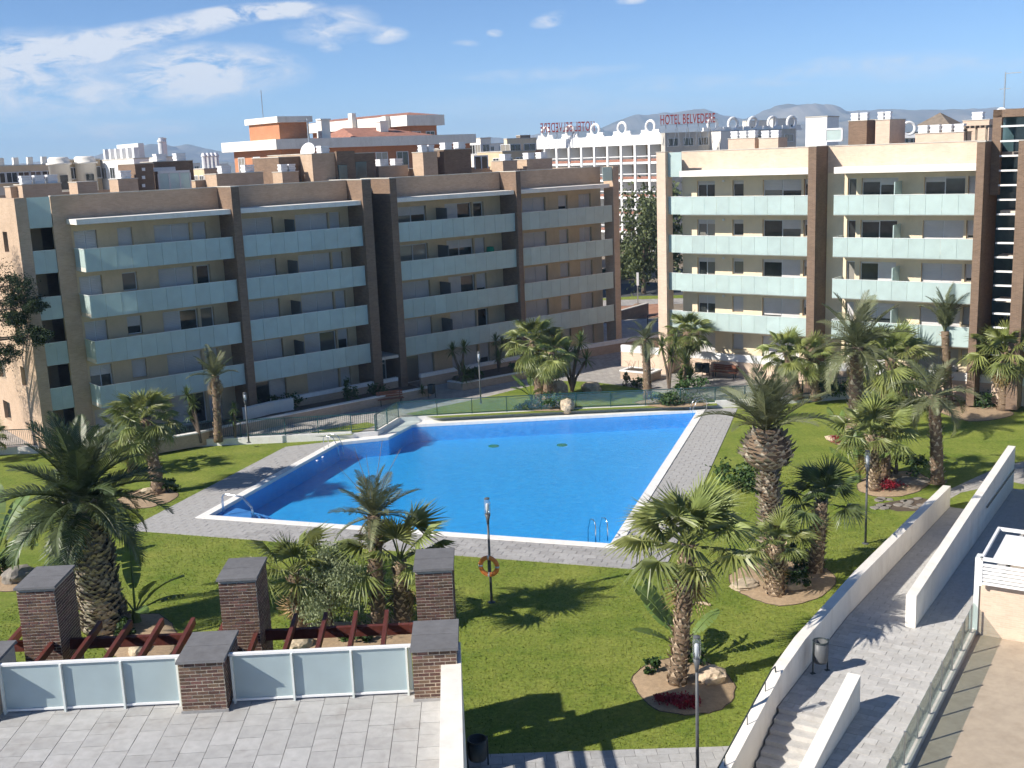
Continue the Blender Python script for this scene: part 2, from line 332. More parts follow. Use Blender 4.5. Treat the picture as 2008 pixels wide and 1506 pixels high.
def pane_mat():  # dark panes, some mixed at random towards a pale curtain colour
    m = mat('window_pane_curtains', (.030,.034,.034), .06, .5, .8, spec=.6); t = m.node_tree; b = t.nodes['Principled BSDF']; src = b.inputs['Base Color'].links[0].from_socket
    oi = N(t,'ShaderNodeObjectInfo'); mx = N(t,'ShaderNodeMix',data_type='RGBA'); f = math_n(t,'MULTIPLY',math_n(t,'SUBTRACT',oi.outputs['Random'],.62,clamp=True),2.2,clamp=True)
    t.links.new(f, mx.inputs['Factor']); t.links.new(src, mx.inputs['A']); mx.inputs['B'].default_value = (.34,.32,.28,1); L(t,mx,'Result',b,'Base Color'); return m
M['pane'] = pane_mat()
M['grass'] = lawn_mat()
def water_mat():
    m = bpy.data.materials.new('pool_water'); m.use_nodes = True; t = m.node_tree; t.nodes.remove(t.nodes['Principled BSDF']); o = t.nodes['Material Output']
    g = N(t,'ShaderNodeNewGeometry'); n = N(t,'ShaderNodeTexNoise'); n.inputs['Scale'].default_value = 3.4; n.inputs['Detail'].default_value = 6; n.inputs['Roughness'].default_value = .68; L(t,g,'Position',n,'Vector')
    bp = N(t,'ShaderNodeBump'); bp.inputs['Strength'].default_value = .6; bp.inputs['Distance'].default_value = .07; L(t,n,0,bp,'Height')
    tr = N(t,'ShaderNodeBsdfTransparent'); tr.inputs[0].default_value = (.80,.93,.98,1); gl = N(t,'ShaderNodeBsdfGlossy'); gl.inputs['Roughness'].default_value = .06; L(t,bp,0,gl,'Normal')
    fr = N(t,'ShaderNodeFresnel'); t.links.new(two_sided(t,1.33), fr.inputs[0]); L(t,bp,0,fr,'Normal'); mx = N(t,'ShaderNodeMixShader'); L(t,fr,0,mx,0); L(t,tr,0,mx,1); L(t,gl,0,mx,2); L(t,mx,0,o,'Surface')
    return m
M['water'] = water_mat()
def plaza_mat():
    """small light setts, too far away to tell apart"""
    m = mat('pale_plaza_setts', (.40,.375,.345), .9, .10, 3, detail=7, stain=.3); t = m.node_tree; b = t.nodes['Principled BSDF']
    src = b.inputs['Base Color'].links[0].from_socket
    g = N(t,'ShaderNodeNewGeometry'); mp = N(t,'ShaderNodeMapping'); mp.inputs['Rotation'].default_value = (0,0,rad(-38)); L(t,g,'Position',mp,0)
    br = N(t,'ShaderNodeTexBrick'); br.inputs['Scale'].default_value = 1; br.inputs['Brick Width'].default_value = .6; br.inputs['Row Height'].default_value = .4; br.inputs['Mortar Size'].default_value = .025
    br.inputs['Color1'].default_value = (1,1,1,1); br.inputs['Color2'].default_value = (.78,.78,.79,1); br.inputs['Mortar'].default_value = (.6,.59,.58,1); L(t,mp,0,br,'Vector')
    mx = N(t,'ShaderNodeMix',data_type='RGBA',blend_type='MULTIPLY'); mx.inputs['Factor'].default_value = 1; t.links.new(src, mx.inputs['A']); L(t,br,'Color',mx,'B'); L(t,mx,'Result',b,'Base Color')
    return m
M['plaza'] = plaza_mat()
# ------------------------------------------------------------------ large structure: ground, lawn, plaza, pool
def sheet(outer, holes, z):
    bm = bmesh.new(); ed = []
    for lp in [outer]+list(holes):
        vs = [bm.verts.new((p[0],p[1],z)) for p in lp]
        ed += [bm.edges.new((vs[i],vs[(i+1)%len(vs)])) for i in range(len(vs))]
    bmesh.ops.triangle_fill(bm, use_beauty=True, use_dissolve=False, edges=ed)
    bmesh.ops.recalc_face_normals(bm, faces=bm.faces)
    for f in bm.faces:
        if f.normal.z < 0: f.normal_flip()
    mb = MB(); bm.verts.index_update(); mb.v = [tuple(v.co) for v in bm.verts]; mb.f = [tuple(v.index for v in f.verts) for f in bm.faces]; bm.free(); return mb
def xy(lst, z=0.0): return [tuple(gp(x,y,z)[:2]) for x,y in lst]
FENCE_PX = [(0,892),(300,880),(560,868),(690,861),(741,856),(785,829),(858,825),(1130,811),(1403,800),(1520,794),(1630,785),(1742,776),(2008,767)]
FL = xy(FENCE_PX)
def ext(a, b, d):
    a, b = Vector(a), Vector(b); return tuple(b+(b-a).normalized()*d)
FLX = [ext(FL[1],FL[0],45)]+FL+[ext(FL[-2],FL[-1],40)]
POOL = xy([(383,1017),(1213,1077),(1385,802),(800,832),(752,857),(655,867)])
def offset(poly, d):
    n = len(poly); out = []
    ar = sum(poly[i][0]*poly[(i+1)%n][1]-poly[(i+1)%n][0]*poly[i][1] for i in range(n)); sg = 1 if ar > 0 else -1
    for i in range(n):
        p0, p1, p2 = Vector(poly[i-1]), Vector(poly[i]), Vector(poly[(i+1)%n])
        d1, d2 = (p1-p0).normalized(), (p2-p1).normalized()
        n1, n2 = Vector((-d1.y,d1.x))*sg, Vector((-d2.y,d2.x))*sg
        k = (n1+n2).normalized(); k = k*(d/max(.35,k.dot(n1))); out.append(tuple(p1+k))
    return out
INNER = offset(POOL, .46)
garden = [(-48,14),(46,14)]+[p for p in FLX[::-1]]
struct('ground', sheet([(-6400,-140),(6400,-140),(6400,5900),(-6400,5900)], [[(-20,40),(15,40),(15,80),(-20,80)]], -.08), M['earth'])
struct('lawn', sheet(garden, [POOL], 0.0), M['grass'])
struct('plaza_paving', sheet(FLX+[(42,108),(-62,108)], [], .30), M['plaza'])
# kerb wall under the fence
def strip(pts, w, z0, z1, side=1):
    """wall along a polyline, lying on one side of it"""
    mb = MB()
    for a, b in zip(pts[:-1], pts[1:]):
        a, b = Vector(a), Vector(b); d = (b-a).normalized(); nn = Vector((-d.y,d.x))*w*side
        mb.prism([tuple(a),tuple(b),tuple(b+nn),tuple(a+nn)], z0, z1)
    return mb
kerb = tag(obj('kerb_wall', strip(FLX[:5],.3,-.1,.44), M['coping']), 'low pale kerb wall under the barred fence on the left', 'wall')
tag(obj('kerb_wall', strip(FLX[4:10],.26,-.1,.33), M['coping']), 'white kerb along the far edge of the pool, under the glass fence', 'wall')
tag(obj('kerb_wall', strip(FLX[9:],.3,-.1,.46), M['coping']), 'low white kerb wall at the back of the right-hand lawn', 'wall')
# green island and patch beyond the fence
struct('lawn_island', sheet(xy([(795,812),(935,783),(1052,754),(1100,747),(1160,749),(1225,757),(1300,771),(1400,783),(1407,795),(1130,806),(858,820)],.30), [], .312), M['grass'])
struct('lawn_patch', sheet(xy([(575,857),(640,842),(720,828),(738,833),(690,853)],.30), [], .312), M['grass'])
struct('shrub_bed', sheet(xy([(1480,757),(1700,742),(2008,728),(2008,757),(1742,766),(1560,783)],.30), [], .312), M['soil'])
# ------------------------------------------------------------------ paving laid stone by stone
def clip(poly, cl):
    n = len(cl); ar = sum(cl[i][0]*cl[(i+1)%n][1]-cl[(i+1)%n][0]*cl[i][1] for i in range(n))
    if ar < 0: cl = cl[::-1]
    for i in range(n):
        a, b = cl[i], cl[(i+1)%n]; out = []
        ins = lambda p: (b[0]-a[0])*(p[1]-a[1])-(b[1]-a[1])*(p[0]-a[0])
        for j in range(len(poly)):
            p, q = poly[j], poly[(j+1)%len(poly)]; sp, sq = ins(p), ins(q)
            if sp >= 0: out.append(p)
            if (sp >= 0) != (sq >= 0):
                t = sp/(sp-sq); out.append((p[0]+(q[0]-p[0])*t, p[1]+(q[1]-p[1])*t))
        poly = out
        if len(poly) < 3: return []
    return poly
def pave(name, polys, ztop, ang, w, l, gap, m, seed=1, base_drop=.025, limit=300, zf=None, parent=None, near=(0,0)):
    """polys: convex outlines; stones w along ang, l across, running bond"""
    rnd = random.Random(seed); ca, sa = math.cos(ang), math.sin(ang)
    zf = zf or (lambda x, y: ztop)
    base = parent
    if base is None:
        mb = MB()
        for p in polys:
            n = len(p); ar = sum(p[i][0]*p[(i+1)%n][1]-p[(i+1)%n][0]*p[i][1] for i in range(n)); p = p if ar > 0 else p[::-1]
            mb.add([(x,y,zf(x,y)-base_drop) for x,y in p], [tuple(range(n))])
        base = struct(name, mb, M['joint'])
    full = MB().box(-w/2+gap/2,w/2-gap/2,-l/2+gap/2,l/2-gap/2,-.04,0).mesh('paver', m)
    pcs = []
    for poly in polys:
        loc = [(x*ca+y*sa, -x*sa+y*ca) for x,y in poly]
        u0,u1 = min(p[0] for p in loc),max(p[0] for p in loc); v0,v1 = min(p[1] for p in loc),max(p[1] for p in loc)
        for j in range(int(v0//l)-1, int(v1//l)+2):
            off = (j%2)*w/2 + rnd.uniform(-.06,.06)*w
            for i in range(int(u0//w)-2, int(u1//w)+2):
                cu, cv = i*w+off+w/2, j*l+l/2
                r = [(cu-w/2+gap/2,cv-l/2+gap/2),(cu+w/2-gap/2,cv-l/2+gap/2),(cu+w/2-gap/2,cv+l/2-gap/2),(cu-w/2+gap/2,cv+l/2-gap/2)]
                c = clip(r, loc)
                if not c: continue
                a = abs(sum(c[k][0]*c[(k+1)%len(c)][1]-c[(k+1)%len(c)][0]*c[k][1] for k in range(len(c))))/2
                if a < .02*w*l: continue
                X, Y = cu*ca-cv*sa, cu*sa+cv*ca
                pcs.append((math.hypot(X-near[0],Y-near[1]), X, Y, None if a > .985*(w-gap)*(l-gap) else [(x*ca-y*sa, x*sa+y*ca) for x,y in c]))
    pcs.sort(key=lambda q: q[0]); rest = MB()
    for k, (d, X, Y, c) in enumerate(pcs):
        dz = rnd.uniform(-.004,.004); z = zf(X,Y)+dz
        if k < limit:
            if c is None: put('paver', full, base, loc=(X,Y,z), rot=(0,0,ang))
            else: obj('paver', MB().prism([(x-X,y-Y) for x,y in c], -.04, 0), m, base, loc=(X,Y,z))
        else:
            c = c or [(X+(sx*(w-gap)/2)*ca-(sy*(l-gap)/2)*sa, Y+(sx*(w-gap)/2)*sa+(sy*(l-gap)/2)*ca) for sx,sy in ((-1,-1),(1,-1),(1,1),(-1,1))]
            rest.prism(c, z-.04, z)
    if rest.v: tag(obj('pavers', rest, m, base), kind='stuff')
    return base
D1, D2, D3, D4 = xy([(248,1040),(1302,1121),(1447,800),(560,877)])
P0, P1, P2, P3, P4, P5 = POOL
nang = math.atan2(P1[1]-P0[1], P1[0]-P0[0])
D5 = tuple(gp(690,862)[:2])
pave('pool_deck', [[D1,D2,P1,P0],[D2,D3,P2,P1],[D1,P0,P5,D4],[D4,P5,D5]], .03, nang, .62, .36, .022, M['paver'], 3)
struct('pool_surround', sheet([P5,P4,P3,P2,FL[8],FL[7],FL[6],FL[5],FL[4],FL[3]], [], .045), M['coping'])
# ------------------------------------------------------------------ pool
def ring(outer, inner, z0, z1, zin):
    n = len(outer); mb = MB()
    vs = [(p[0],p[1],z1) for p in outer]+[(p[0],p[1],z1) for p in inner]+[(p[0],p[1],z0) for p in outer]+[(p[0],p[1],zin) for p in inner]
    fs = []
    for i in range(n):
        j = (i+1)%n; fs += [(i,j,n+j,n+i),(2*n+i,2*n+j,j,i),(n+i,n+j,3*n+j,3*n+i)]
    return mb.add(vs, fs)
WZ, PZ = -.13, -1.05
pool = struct('swimming_pool', MB().add([(p[0],p[1],z) for z in (-.10,PZ) for p in INNER], [tuple(range(6,12))]+[(i,(i+1)%6,6+(i+1)%6,6+i) for i in range(6)]), M['poolwall'])
obj('coping', ring(POOL, INNER, -.05, .065, -.12), M['coping'], pool)
_ar = sum(INNER[i][0]*INNER[(i+1)%6][1]-INNER[(i+1)%6][0]*INNER[i][1] for i in range(6))
struct('pool_water', MB().add([(p[0],p[1],WZ) for p in INNER], [tuple(range(6)) if _ar > 0 else tuple(range(5,-1,-1))]), M['water'])
# curved entry steps in the near left corner
i0, i1, i5 = Vector(INNER[0]), Vector(INNER[1]), Vector(INNER[5])
e1, e2 = (i1-i0).normalized(), (i5-i0).normalized()
a1 = math.atan2(e1.y,e1.x); a2 = math.atan2(e2.y,e2.x)
for k in range(5):
    R = 2.0+.42*k; zt = WZ-.06-.22*k
    pts = [tuple(i0)]+[tuple(i0+Vector((math.cos(a1+(a2-a1)*q/12),math.sin(a1+(a2-a1)*q/12)))*R) for q in range(13)]
    obj('entry_step', MB().prism(pts, PZ-.01+.002*k, zt), M['poolstep'], pool)
# bottom drains
for px in ((1102,873),(968,875)):
    p = gp(*px,PZ); obj('drain', MB().lathe([(.34,0),(.34,.02),(.28,.035)],14,(p.x,p.y,PZ)), M['greencloth'], pool)
# small fittings set in the left wall
for k in range(2):
    p = gp(622+11*k,904-7*k,-.1); obj('wall_fitting', MB().lathe([(.07,0),(.07,.05),(.03,.06)],10,(p.x,p.y,-.1)), M['whitepaint'], pool)
def handrail(px, dirv, label, h=.85, gap=.55, reach=.9):
    b = gp(*px); d = Vector((*dirv,0)).normalized(); sd = Vector((-d.y,d.x,0))
    t = thing('pool_handrail', label, 'handrail', b)
    for s in (-.5,.5):
        o = sd*gap*s
        obj('rail', MB().tube([o,o+Vector((0,0,h*.8)),o+Vector((0,0,h*.95))+d*.08,o+Vector((0,0,h))+d*.25,o+Vector((0,0,h*.9))+d*reach*.7,o+Vector((0,0,h*.35))+d*reach,o+Vector((0,0,-.35))+d*reach*1.06], .024, 6), M['steel'], t, True)
    return t
q = Vector(P1)-Vector(P0); nx = (-q.y, q.x)
handrail((438,1003),(i1-i0),'bent steel handrail beside the curved pool steps', .9, .1, 1.6)
handrail((640,880),(1,-.35),'pair of steel ladder rails at the left edge of the pool')
handrail((1383,806),(-1,-.15),'pair of steel ladder rails at the far right pool corner')
handrail((1180,1062),(-.3,1),'steel ladder rails at the near right pool corner', .95)
# ------------------------------------------------------------------ the two apartment blocks
class Facade:
    """local x runs along the facade, local y into the building"""
    def __init__(s, x, y, a):
        s.o = Vector((x,y,0)); s.a = rad(a); s.d = Vector((math.cos(s.a),math.sin(s.a),0)); s.n = Vector((math.sin(s.a),-math.cos(s.a),0))
    def uz(s, px, py, ly=0.0):
        d = ray(px,py); C = Vector((0,0,EYE)); o = s.o-s.n*ly; t = (o-C).dot(s.n)/d.dot(s.n); P = C+d*t
        return (P-o).dot(s.d), P.z
def wall(mb, u0, u1, z0, z1, ops, y0, th):
    """wall with real openings: ops = (u0,u1,z0,z1)"""
    us = sorted({u0,u1}|{min(max(o[k],u0),u1) for o in ops for k in (0,1)})
    for a, b in zip(us[:-1], us[1:]):
        if b-a < 1e-4: continue
        cut = sorted((o[2],o[3]) for o in ops if o[0] <= a+1e-5 and o[1] >= b-1e-5); z = z0
        for c0, c1 in cut:
            if c0 > z+1e-4: mb.box(a,b,y0,y0+th,z,c0)
            z = max(z,c1)
        if z < z1-1e-4: mb.box(a,b,y0,y0+th,z,z1)
    return mb
def window(par, u0, u1, z0, z1, y, style, rnd, leaves=None):
    """frame, panes and roller shutter set back in the opening"""
    fr = MB(); f = .055
    n = leaves or (2 if u1-u0 > 1.05 else 1)
    fr.box(u0,u1,y,y+.07,z1-f,z1); fr.box(u0,u1,y,y+.07,z0,z0+f)
    for k in range(n+1):
        uc = u0+(u1-u0)*k/n; a = min(max(uc-f/2,u0),u1-f); fr.box(a,a+f,y-.001,y+.069,z0+f,z1-f)
    w = obj('window', fr, M['frame'], par)
    for k in range(n):
        a, b = u0+(u1-u0)*k/n+f*.6, u0+(u1-u0)*(k+1)/n-f*.6
        st = style if isinstance(style,(int,float)) else style[k%len(style)]
        obj('pane', MB().box(a,b,y+.03,y+.045,z0+f*.6,z1-f*.6), M['pane'], w)
        if st > .02: obj('shutter', MB().box(a,b,y-.025,y+.012,z1-.02-(z1-z0-.04)*st,z1-.02), M['shutter'], w)
    return w
def balcony(par, u0, u1, zf, depth, left=False, right=False, pw=.94, up=1.07, down=.24):
    s = obj('balcony', MB().box(u0,u1,.07,depth,zf-.22,zf), M['slab'], par)
    n = max(1, round((u1-u0)/pw)); w = (u1-u0)/n
    g = MB().box(0,w-.015,-.012,.012,0,up+down).mesh('glass_panel', M['frost'])
    for k in range(n): put('glass_panel', g, s, loc=(u0+k*w+.007,.03,zf-down))
    rl = MB().box(u0,u1,0,.06,zf+up,zf+up+.035)
    for fl, uu in ((left,u0),(right,u1)):
        if fl:
            m = max(1,round((depth-.1)/.9)); ww = (depth-.1)/m; gs = MB().box(-.012,.012,0,ww-.015,0,up+down).mesh('glass_panel', M['frost'])
            for k in range(m): put('glass_panel', gs, s, loc=(uu+(.014 if uu==u0 else -.014),.06+k*ww,zf-down))
            rl.box(uu-.03 if uu==u0 else uu-.03, uu+.03, .062, depth-.01, zf+up, zf+up+.035)
    obj('rail', rl, M['railcap'], s)
    # fixing posts behind the glass
    for k in range(0,n+1,1):
        uu = min(max(u0+k*w,u0+.03),u1-.03); 
        if k%2==0: obj('post', MB().box(uu-.02,uu+.02,.05,.085,zf,zf+up), M['railcap'], s)
    return s
def rooftop(F, par, px0, px1, pyt, ly, dep, m, vents=0, zb=None, name='rooftop_box', cap=True, vh=.5):
    u0, z = F.uz(px0,pyt,ly); u1, _ = F.uz(px1,pyt,ly)
    zb = par['roof'] if zb is None else zb
    b = obj(name, MB().box(u0,u1,ly,ly+dep,zb,z), m, par)
    if cap: obj('coping', MB().box(u0-.04,u1+.04,ly-.04,ly+dep+.04,z,z+.05), M['concrete'], b)
    for k in range(vents):
        uu = u0+(u1-u0)*(k+.5)/vents; vw = min(.32,(u1-u0)/vents*.36)
        v = MB(); 
        for q in range(4): v.box(uu-vw-.03*(q%2),uu+vw+.03*(q%2),ly+.25-.03*(q%2),ly+.25+2*vw+.03*(q%2),z+.05+vh/4*q,z+.05+vh/4*(q+1)-.01)
        obj('vent', v, M['vent'], b)
    return b
ST = 2.7
# ---------------- left block
FLb = Facade(-24.4, 65.1, 38.9)
LB = thing('apartment_block', 'long shaded five storey block with teal glass balconies, across the pool on the left', 'apartment building', FLb.o, FLb.a); LB['roof'] = 14.6
rnd = random.Random(5)
LF = [.25+ST*k+(.0 if k else 0) for k in range(5)]; LF = [11.05-ST*(4-k) for k in range(5)]; LTOP = 15.2; WY = 1.75
segsL = [(0.05,9.34,[(.15,1.5,0),(2.73,3.66,1),(5.0,7.32,0),(7.5,8.41,0)]),
         (9.92,18.84,[(10.8,13.1,0),(14.73,17.25,0),(17.36,18.2,0)]),
         (21.66,32.30,[(22.9,25.4,0),(27.07,29.58,0),(29.7,30.7,0)]),
         (32.79,42.5,[(34.5,36.9,0),(38.24,39.24,1),(40.44,41.81,0)])]
SPEC = {(0,4,2):(.72,1.0),(0,4,3):.55,(0,3,1):0.0,(0,3,3):.02,(0,2,2):(1,.0),(0,2,3):0.0,(1,4,0):(.8,1),(1,1,1):(1,.0),(1,1,2):.35,(2,4,1):(1,.0),(2,4,2):.05,(2,3,0):0.0,(2,2,1):(1,0.),(2,2,2):.55,(2,1,2):.0,(3,4,0):(.75,1),(3,4,1):.78,(2,0,0):(0,1),(1,0,0):(0,1),(0,0,2):(1,0),(3,0,2):1}
for si, (u0,u1,wins) in enumerate(segsL):
    ops = [(a,b,LF[f]+(.95 if k else .04),LF[f]+2.07) for f in range(5) for a,b,k in wins]
    ue = {0:-.95,1:9.905,2:21.64,3:32.77}[si]; uf = {0:9.355,1:18.845,2:32.31,3:42.9}[si]
    obj('wall', wall(MB(), ue, uf, .2, 13.55, ops, WY, .28), M['cream'], LB)
    obj('parapet', MB().box(ue, uf, WY-.03, WY+.25, 13.55, LTOP), M['brick_beige'], LB)
    obj('parapet_coping', MB().box(ue, uf, WY-.07, WY+.29, LTOP, LTOP+.05), M['concrete'], LB)
    for f in range(5):
        for wi,(a,b,k) in enumerate(wins):
            st = SPEC.get((si,f,wi)); st = (1.0 if rnd.random() < .8 else rnd.choice((.55,.8,.3))) if st is None else st
            window(LB, a+.01, b-.01, LF[f]+(.95 if k else .04)+.01, LF[f]+2.06, WY+.2, st, rnd)
        if f: balcony(LB, u0, u1, LF[f], WY, left=(si==0))
        if si in (1,2) and f:
            up = {1:13.95,2:26.3}[si]; obj('partition', MB().box(up-.03,up+.03,.45,WY-.002,LF[f],LF[f]+1.85), M['partition'], LB)
        if f < 4: obj('wall_lamp', MB().box((u0+u1)/2-.07,(u0+u1)/2+.07,WY-.12,WY-.002,LF[f]+2.3,LF[f]+2.42), M['vent'], LB)
    cu1 = {0:9.34,1:18.84,2:32.28,3:42.24}[si]
    obj('canopy', MB().box(u0+(0 if si else -.25), cu1, -.02, WY-.04, 13.56, 13.86), M['white'], LB)
for a, b, y0, y1 in ((9.36,9.90,-.25,2.1),(18.86,19.58,-.25,4.2),(21.08,21.63,-.25,4.2),(32.32,32.76,-.25,2.1)):
    obj('fin_wall', MB().box(a,b,y0,y1,.2,LTOP+.02), M['brick_brown'], LB); obj('parapet_coping', MB().box(a-.03,b+.03,y0-.03,y1+.03,LTOP+.022,LTOP+.07), M['concrete'], LB)
# stair recess between the two halves
obj('stair_wall', MB().box(19.59,21.07,4.0,4.3,.2,17.2), M['brick_brown'], LB)
for k in range(9):
    obj('stair_window', MB().box(19.62,20.3,3.86,3.99,2.9+k*1.5,4.25+k*1.5), M['paneblue'], LB)
obj('entrance_canopy', MB().box(19.6,21.06,-.1,3.8,2.75,2.95), M['concrete'], LB)
dw = obj('entrance_door', MB().box(19.62,19.72,1.6,1.7,.3,2.7).box(20.96,21.04,1.6,1.7,.3,2.7).box(20.28,20.36,1.6,1.7,.3,2.7).box(19.72,20.96,1.6,1.7,2.1,2.2), M['frame'], LB)
obj('pane', MB().box(19.72,20.96,1.64,1.66,.32,2.68), M['paneblue'], dw)
# left end: pier, loggias, strip wall, sunlit gable with windows
obj('corner_pier', MB().box(-2.95,-2.28,WY-.03,WY+1.2,.2,LTOP), M['brick_beige'], LB)
obj('loggia_wall', MB().box(-2.27,-.96,WY+2.4,WY+2.6,.2,LTOP-1.4), M['cream'], LB)
obj('strip_wall', MB().box(-.98,.0,WY-.06,WY-.034,.2,13.55), M['brick_beige'], LB)
for f in range(1,5):
    s = obj('loggia_floor', MB().box(-2.27,-.98,WY+.1,WY+2.39,LF[f]-.22,LF[f]), M['slab'], LB)
    g = MB().box(-2.27,-1.63,WY,WY+.024,LF[f]-.24,LF[f]+1.07).mesh('glass_panel',M['frost']); put('glass_panel',g,s); put('glass_panel',g,s,loc=(.645,0,0))
    obj('rail', MB().box(-2.27,-.99,WY-.02,WY+.045,LF[f]+1.075,LF[f]+1.11), M['railcap'], s)
g = obj('roof_screen', MB().box(-2.27,-.99,WY,WY+.03,LTOP-1.75,LTOP), M['frost'], LB)
gops = [(2.2+WY,3.1+WY,LF[f]+1.0,LF[f]+2.2) for f in range(1,5)]+[(6.5+WY,8.0+WY,LF[f]+.9,LF[f]+2.1) for f in range(5)]
gw = wall(MB(), WY+1.21, 13.5, .2, LTOP, gops, 0, .3)
gw.v = [(-2.95+y, x, z) for x, y, z in gw.v]; gw.f = [f[::-1] for f in gw.f]
obj('gable_wall', gw, M['brick_beige'], LB)
for a, b, z0, z1 in gops: obj('gable_window', MB().box(-2.72,-2.68,a,b,z0,z1), M['pane'], LB)
# right end pier with open corner
obj('corner_pier', MB().box(42.56,43.2,-.1,1.0,.2,LTOP+.02), M['brick_beige'], LB)
obj('roof_screen', MB().box(41.5,42.55,-.02,.01,LTOP-1.1,LTOP), M['frost'], LB)
obj('end_wall', MB().box(42.92,43.2,3.2,13.5,.2,LTOP), M['brick_beige'], LB)
obj('corner_balcony_slab', MB().box(42.52,43.15,1.02,3.18,LF[4]-.2,LF[4]), M['slab'], LB)
for f in range(1,4): obj('corner_balcony_slab', MB().box(42.52,43.15,1.02,3.18,LF[f]-.2,LF[f]), M['slab'], LB)
obj('rear_wall', MB().box(-2.6,43.2,13.5,13.8,.2,LTOP), M['brick_beige'], LB)
obj('roof', MB().box(-2.6,42.9,2.04,13.49,14.3,14.6), M['roofdeck'], LB)
# roof boxes, chimneys and plant seen over the parapet
RT = lambda *a, **k: rooftop(FLb, LB, *a, **k)
for px0,px1,pyt,ly,dep,mm,v in ((20,41,367,6,1.2,'brick_beige',0),(43,120,363,5,1.6,'brick_beige',3),(151,190,358,6,1.6,'brick_beige',0),(231,270,352,6,1.6,'brick_beige',1),(383,418,355,7,1.4,'brick_beige',0),(424,516,342,5,1.8,'brick_beige',2),
    (553,585,338,5,1.4,'brick_beige',2),(742,800,327,6,1.5,'brick_beige',2),(801,830,332,7,1.5,'brick_beige',0),(829,857,299,4.4,1.4,'brick_beige',2),(986,1014,316,5,1.5,'brick_beige',1),(1033,1083,313,5,1.6,'brick_beige',2),(860,868,292,7,1,'brick_brown',0)):
    RT(px0,px1,pyt,ly,dep,M[mm],v)
b = RT(264,300,322,6.5,3.0,M['brick_brown'],0); 
for k in range(3):
    u,z = FLb.uz(281,332+16*k,6.5); obj('round_vent', MB().box(u-.1,u+.1,6.43,6.499,z-.1,z+.1), M['vent'], b)
RT(300,378,318,9.4,2.2,M['brick_brown'],2)
u0,z1 = FLb.uz(310,336,7.0); u1,_ = FLb.uz(372,336,7.0)
sr = obj('sunroom', MB().box(u0,u1,7.0,7.1,z1-.15,z1).box(u0,u1,9.3,9.39,z1-.02,z1+.25), M['frame'], LB)
for k in range(3): obj('pane', MB().box(u0+(u1-u0)*k/3+.05,u0+(u1-u0)*(k+1)/3-.05,7.03,7.07,14.62,z1-.15), M['frost'], sr)
for k in range(4): obj('post', MB().box(u0+(u1-u0)*k/3-.05,u0+(u1-u0)*k/3+.05,7.0,7.1,14.61,z1-.16), M['frame'], sr)
tw = RT(546,608,309,6.0,4.0,M['brick_brown'],0, name='stair_tower')
t2 = RT(611,672,302,4.3,6.5,M['brick_beige'],1, name='stair_tower')
t3 = RT(673,735,302,4.32,6.5,M['brick_brown'],0, name='lift_tower')
u0,z1 = FLb.uz(684,318,4.3); u1,z0 = FLb.uz(720,348,4.3)
obj('lift_glass', MB().box(u0,u1,4.26,4.31,z0,z1), M['paneblue'], t3)
RT(870,923,294,4.4,2.8,M['brick_brown'],2)
u0,z1 = FLb.uz(930,305,5.0); u1,z0 = FLb.uz(958,330,5.0)
sr = obj('sunroom', MB().box(u0,u1,5,5.08,z1-.1,z1).box(u0,u0+.08,5,5.08,z0,z1-.1).box(u1-.08,u1,5,5.08,z0,z1-.1).box((u0+u1)/2-.04,(u0+u1)/2+.04,5,5.08,z0,z1-.1), M['frame'], LB); obj('pane', MB().box(u0,u1,5.03,5.05,z0,z1-.1), M['pane'], sr)
RT(918,961,330,6.6,3,M['brick_beige'],0)
# satellite dish and aerial mast on the stair tower
u,z = FLb.uz(607,300,6.2)
dm = obj('mast', MB().tube([(u,6.2,z-1.0),(u,6.2,z+2.4)],.05,6), M['metal'], LB); obj('antenna', MB().box(u-.8,u+.1,6.18,6.22,z+2.2,z+2.25).box(u-.5,u-.47,6.0,6.4,z+2.22,z+2.24), M['metal'], dm)
dsh = MB().lathe([(.02,-.12),(.35,-.05),(.62,.12),(.60,.14),(.33,-.02),(.02,-.09)],18); m_ = Matrix.Translation((u-.2,5.95,z+.1)) @ Matrix.Rotation(rad(-70),4,'Y') @ Matrix.Rotation(rad(25),4,'X')
dsh.v = [tuple(m_ @ Vector(v)) for v in dsh.v]; obj('satellite_dish', dsh, M['whitepaint'], LB, True)
# green awning folded on a balcony
u,z = FLb.uz(961,482,.6); obj('green_blind', MB().lathe([(.28,0),(.31,.25),(.29,.5),(.31,.75),(.27,.98)],12,(u,.6,LF[3]+.45)), M['greencloth'], LB, True)

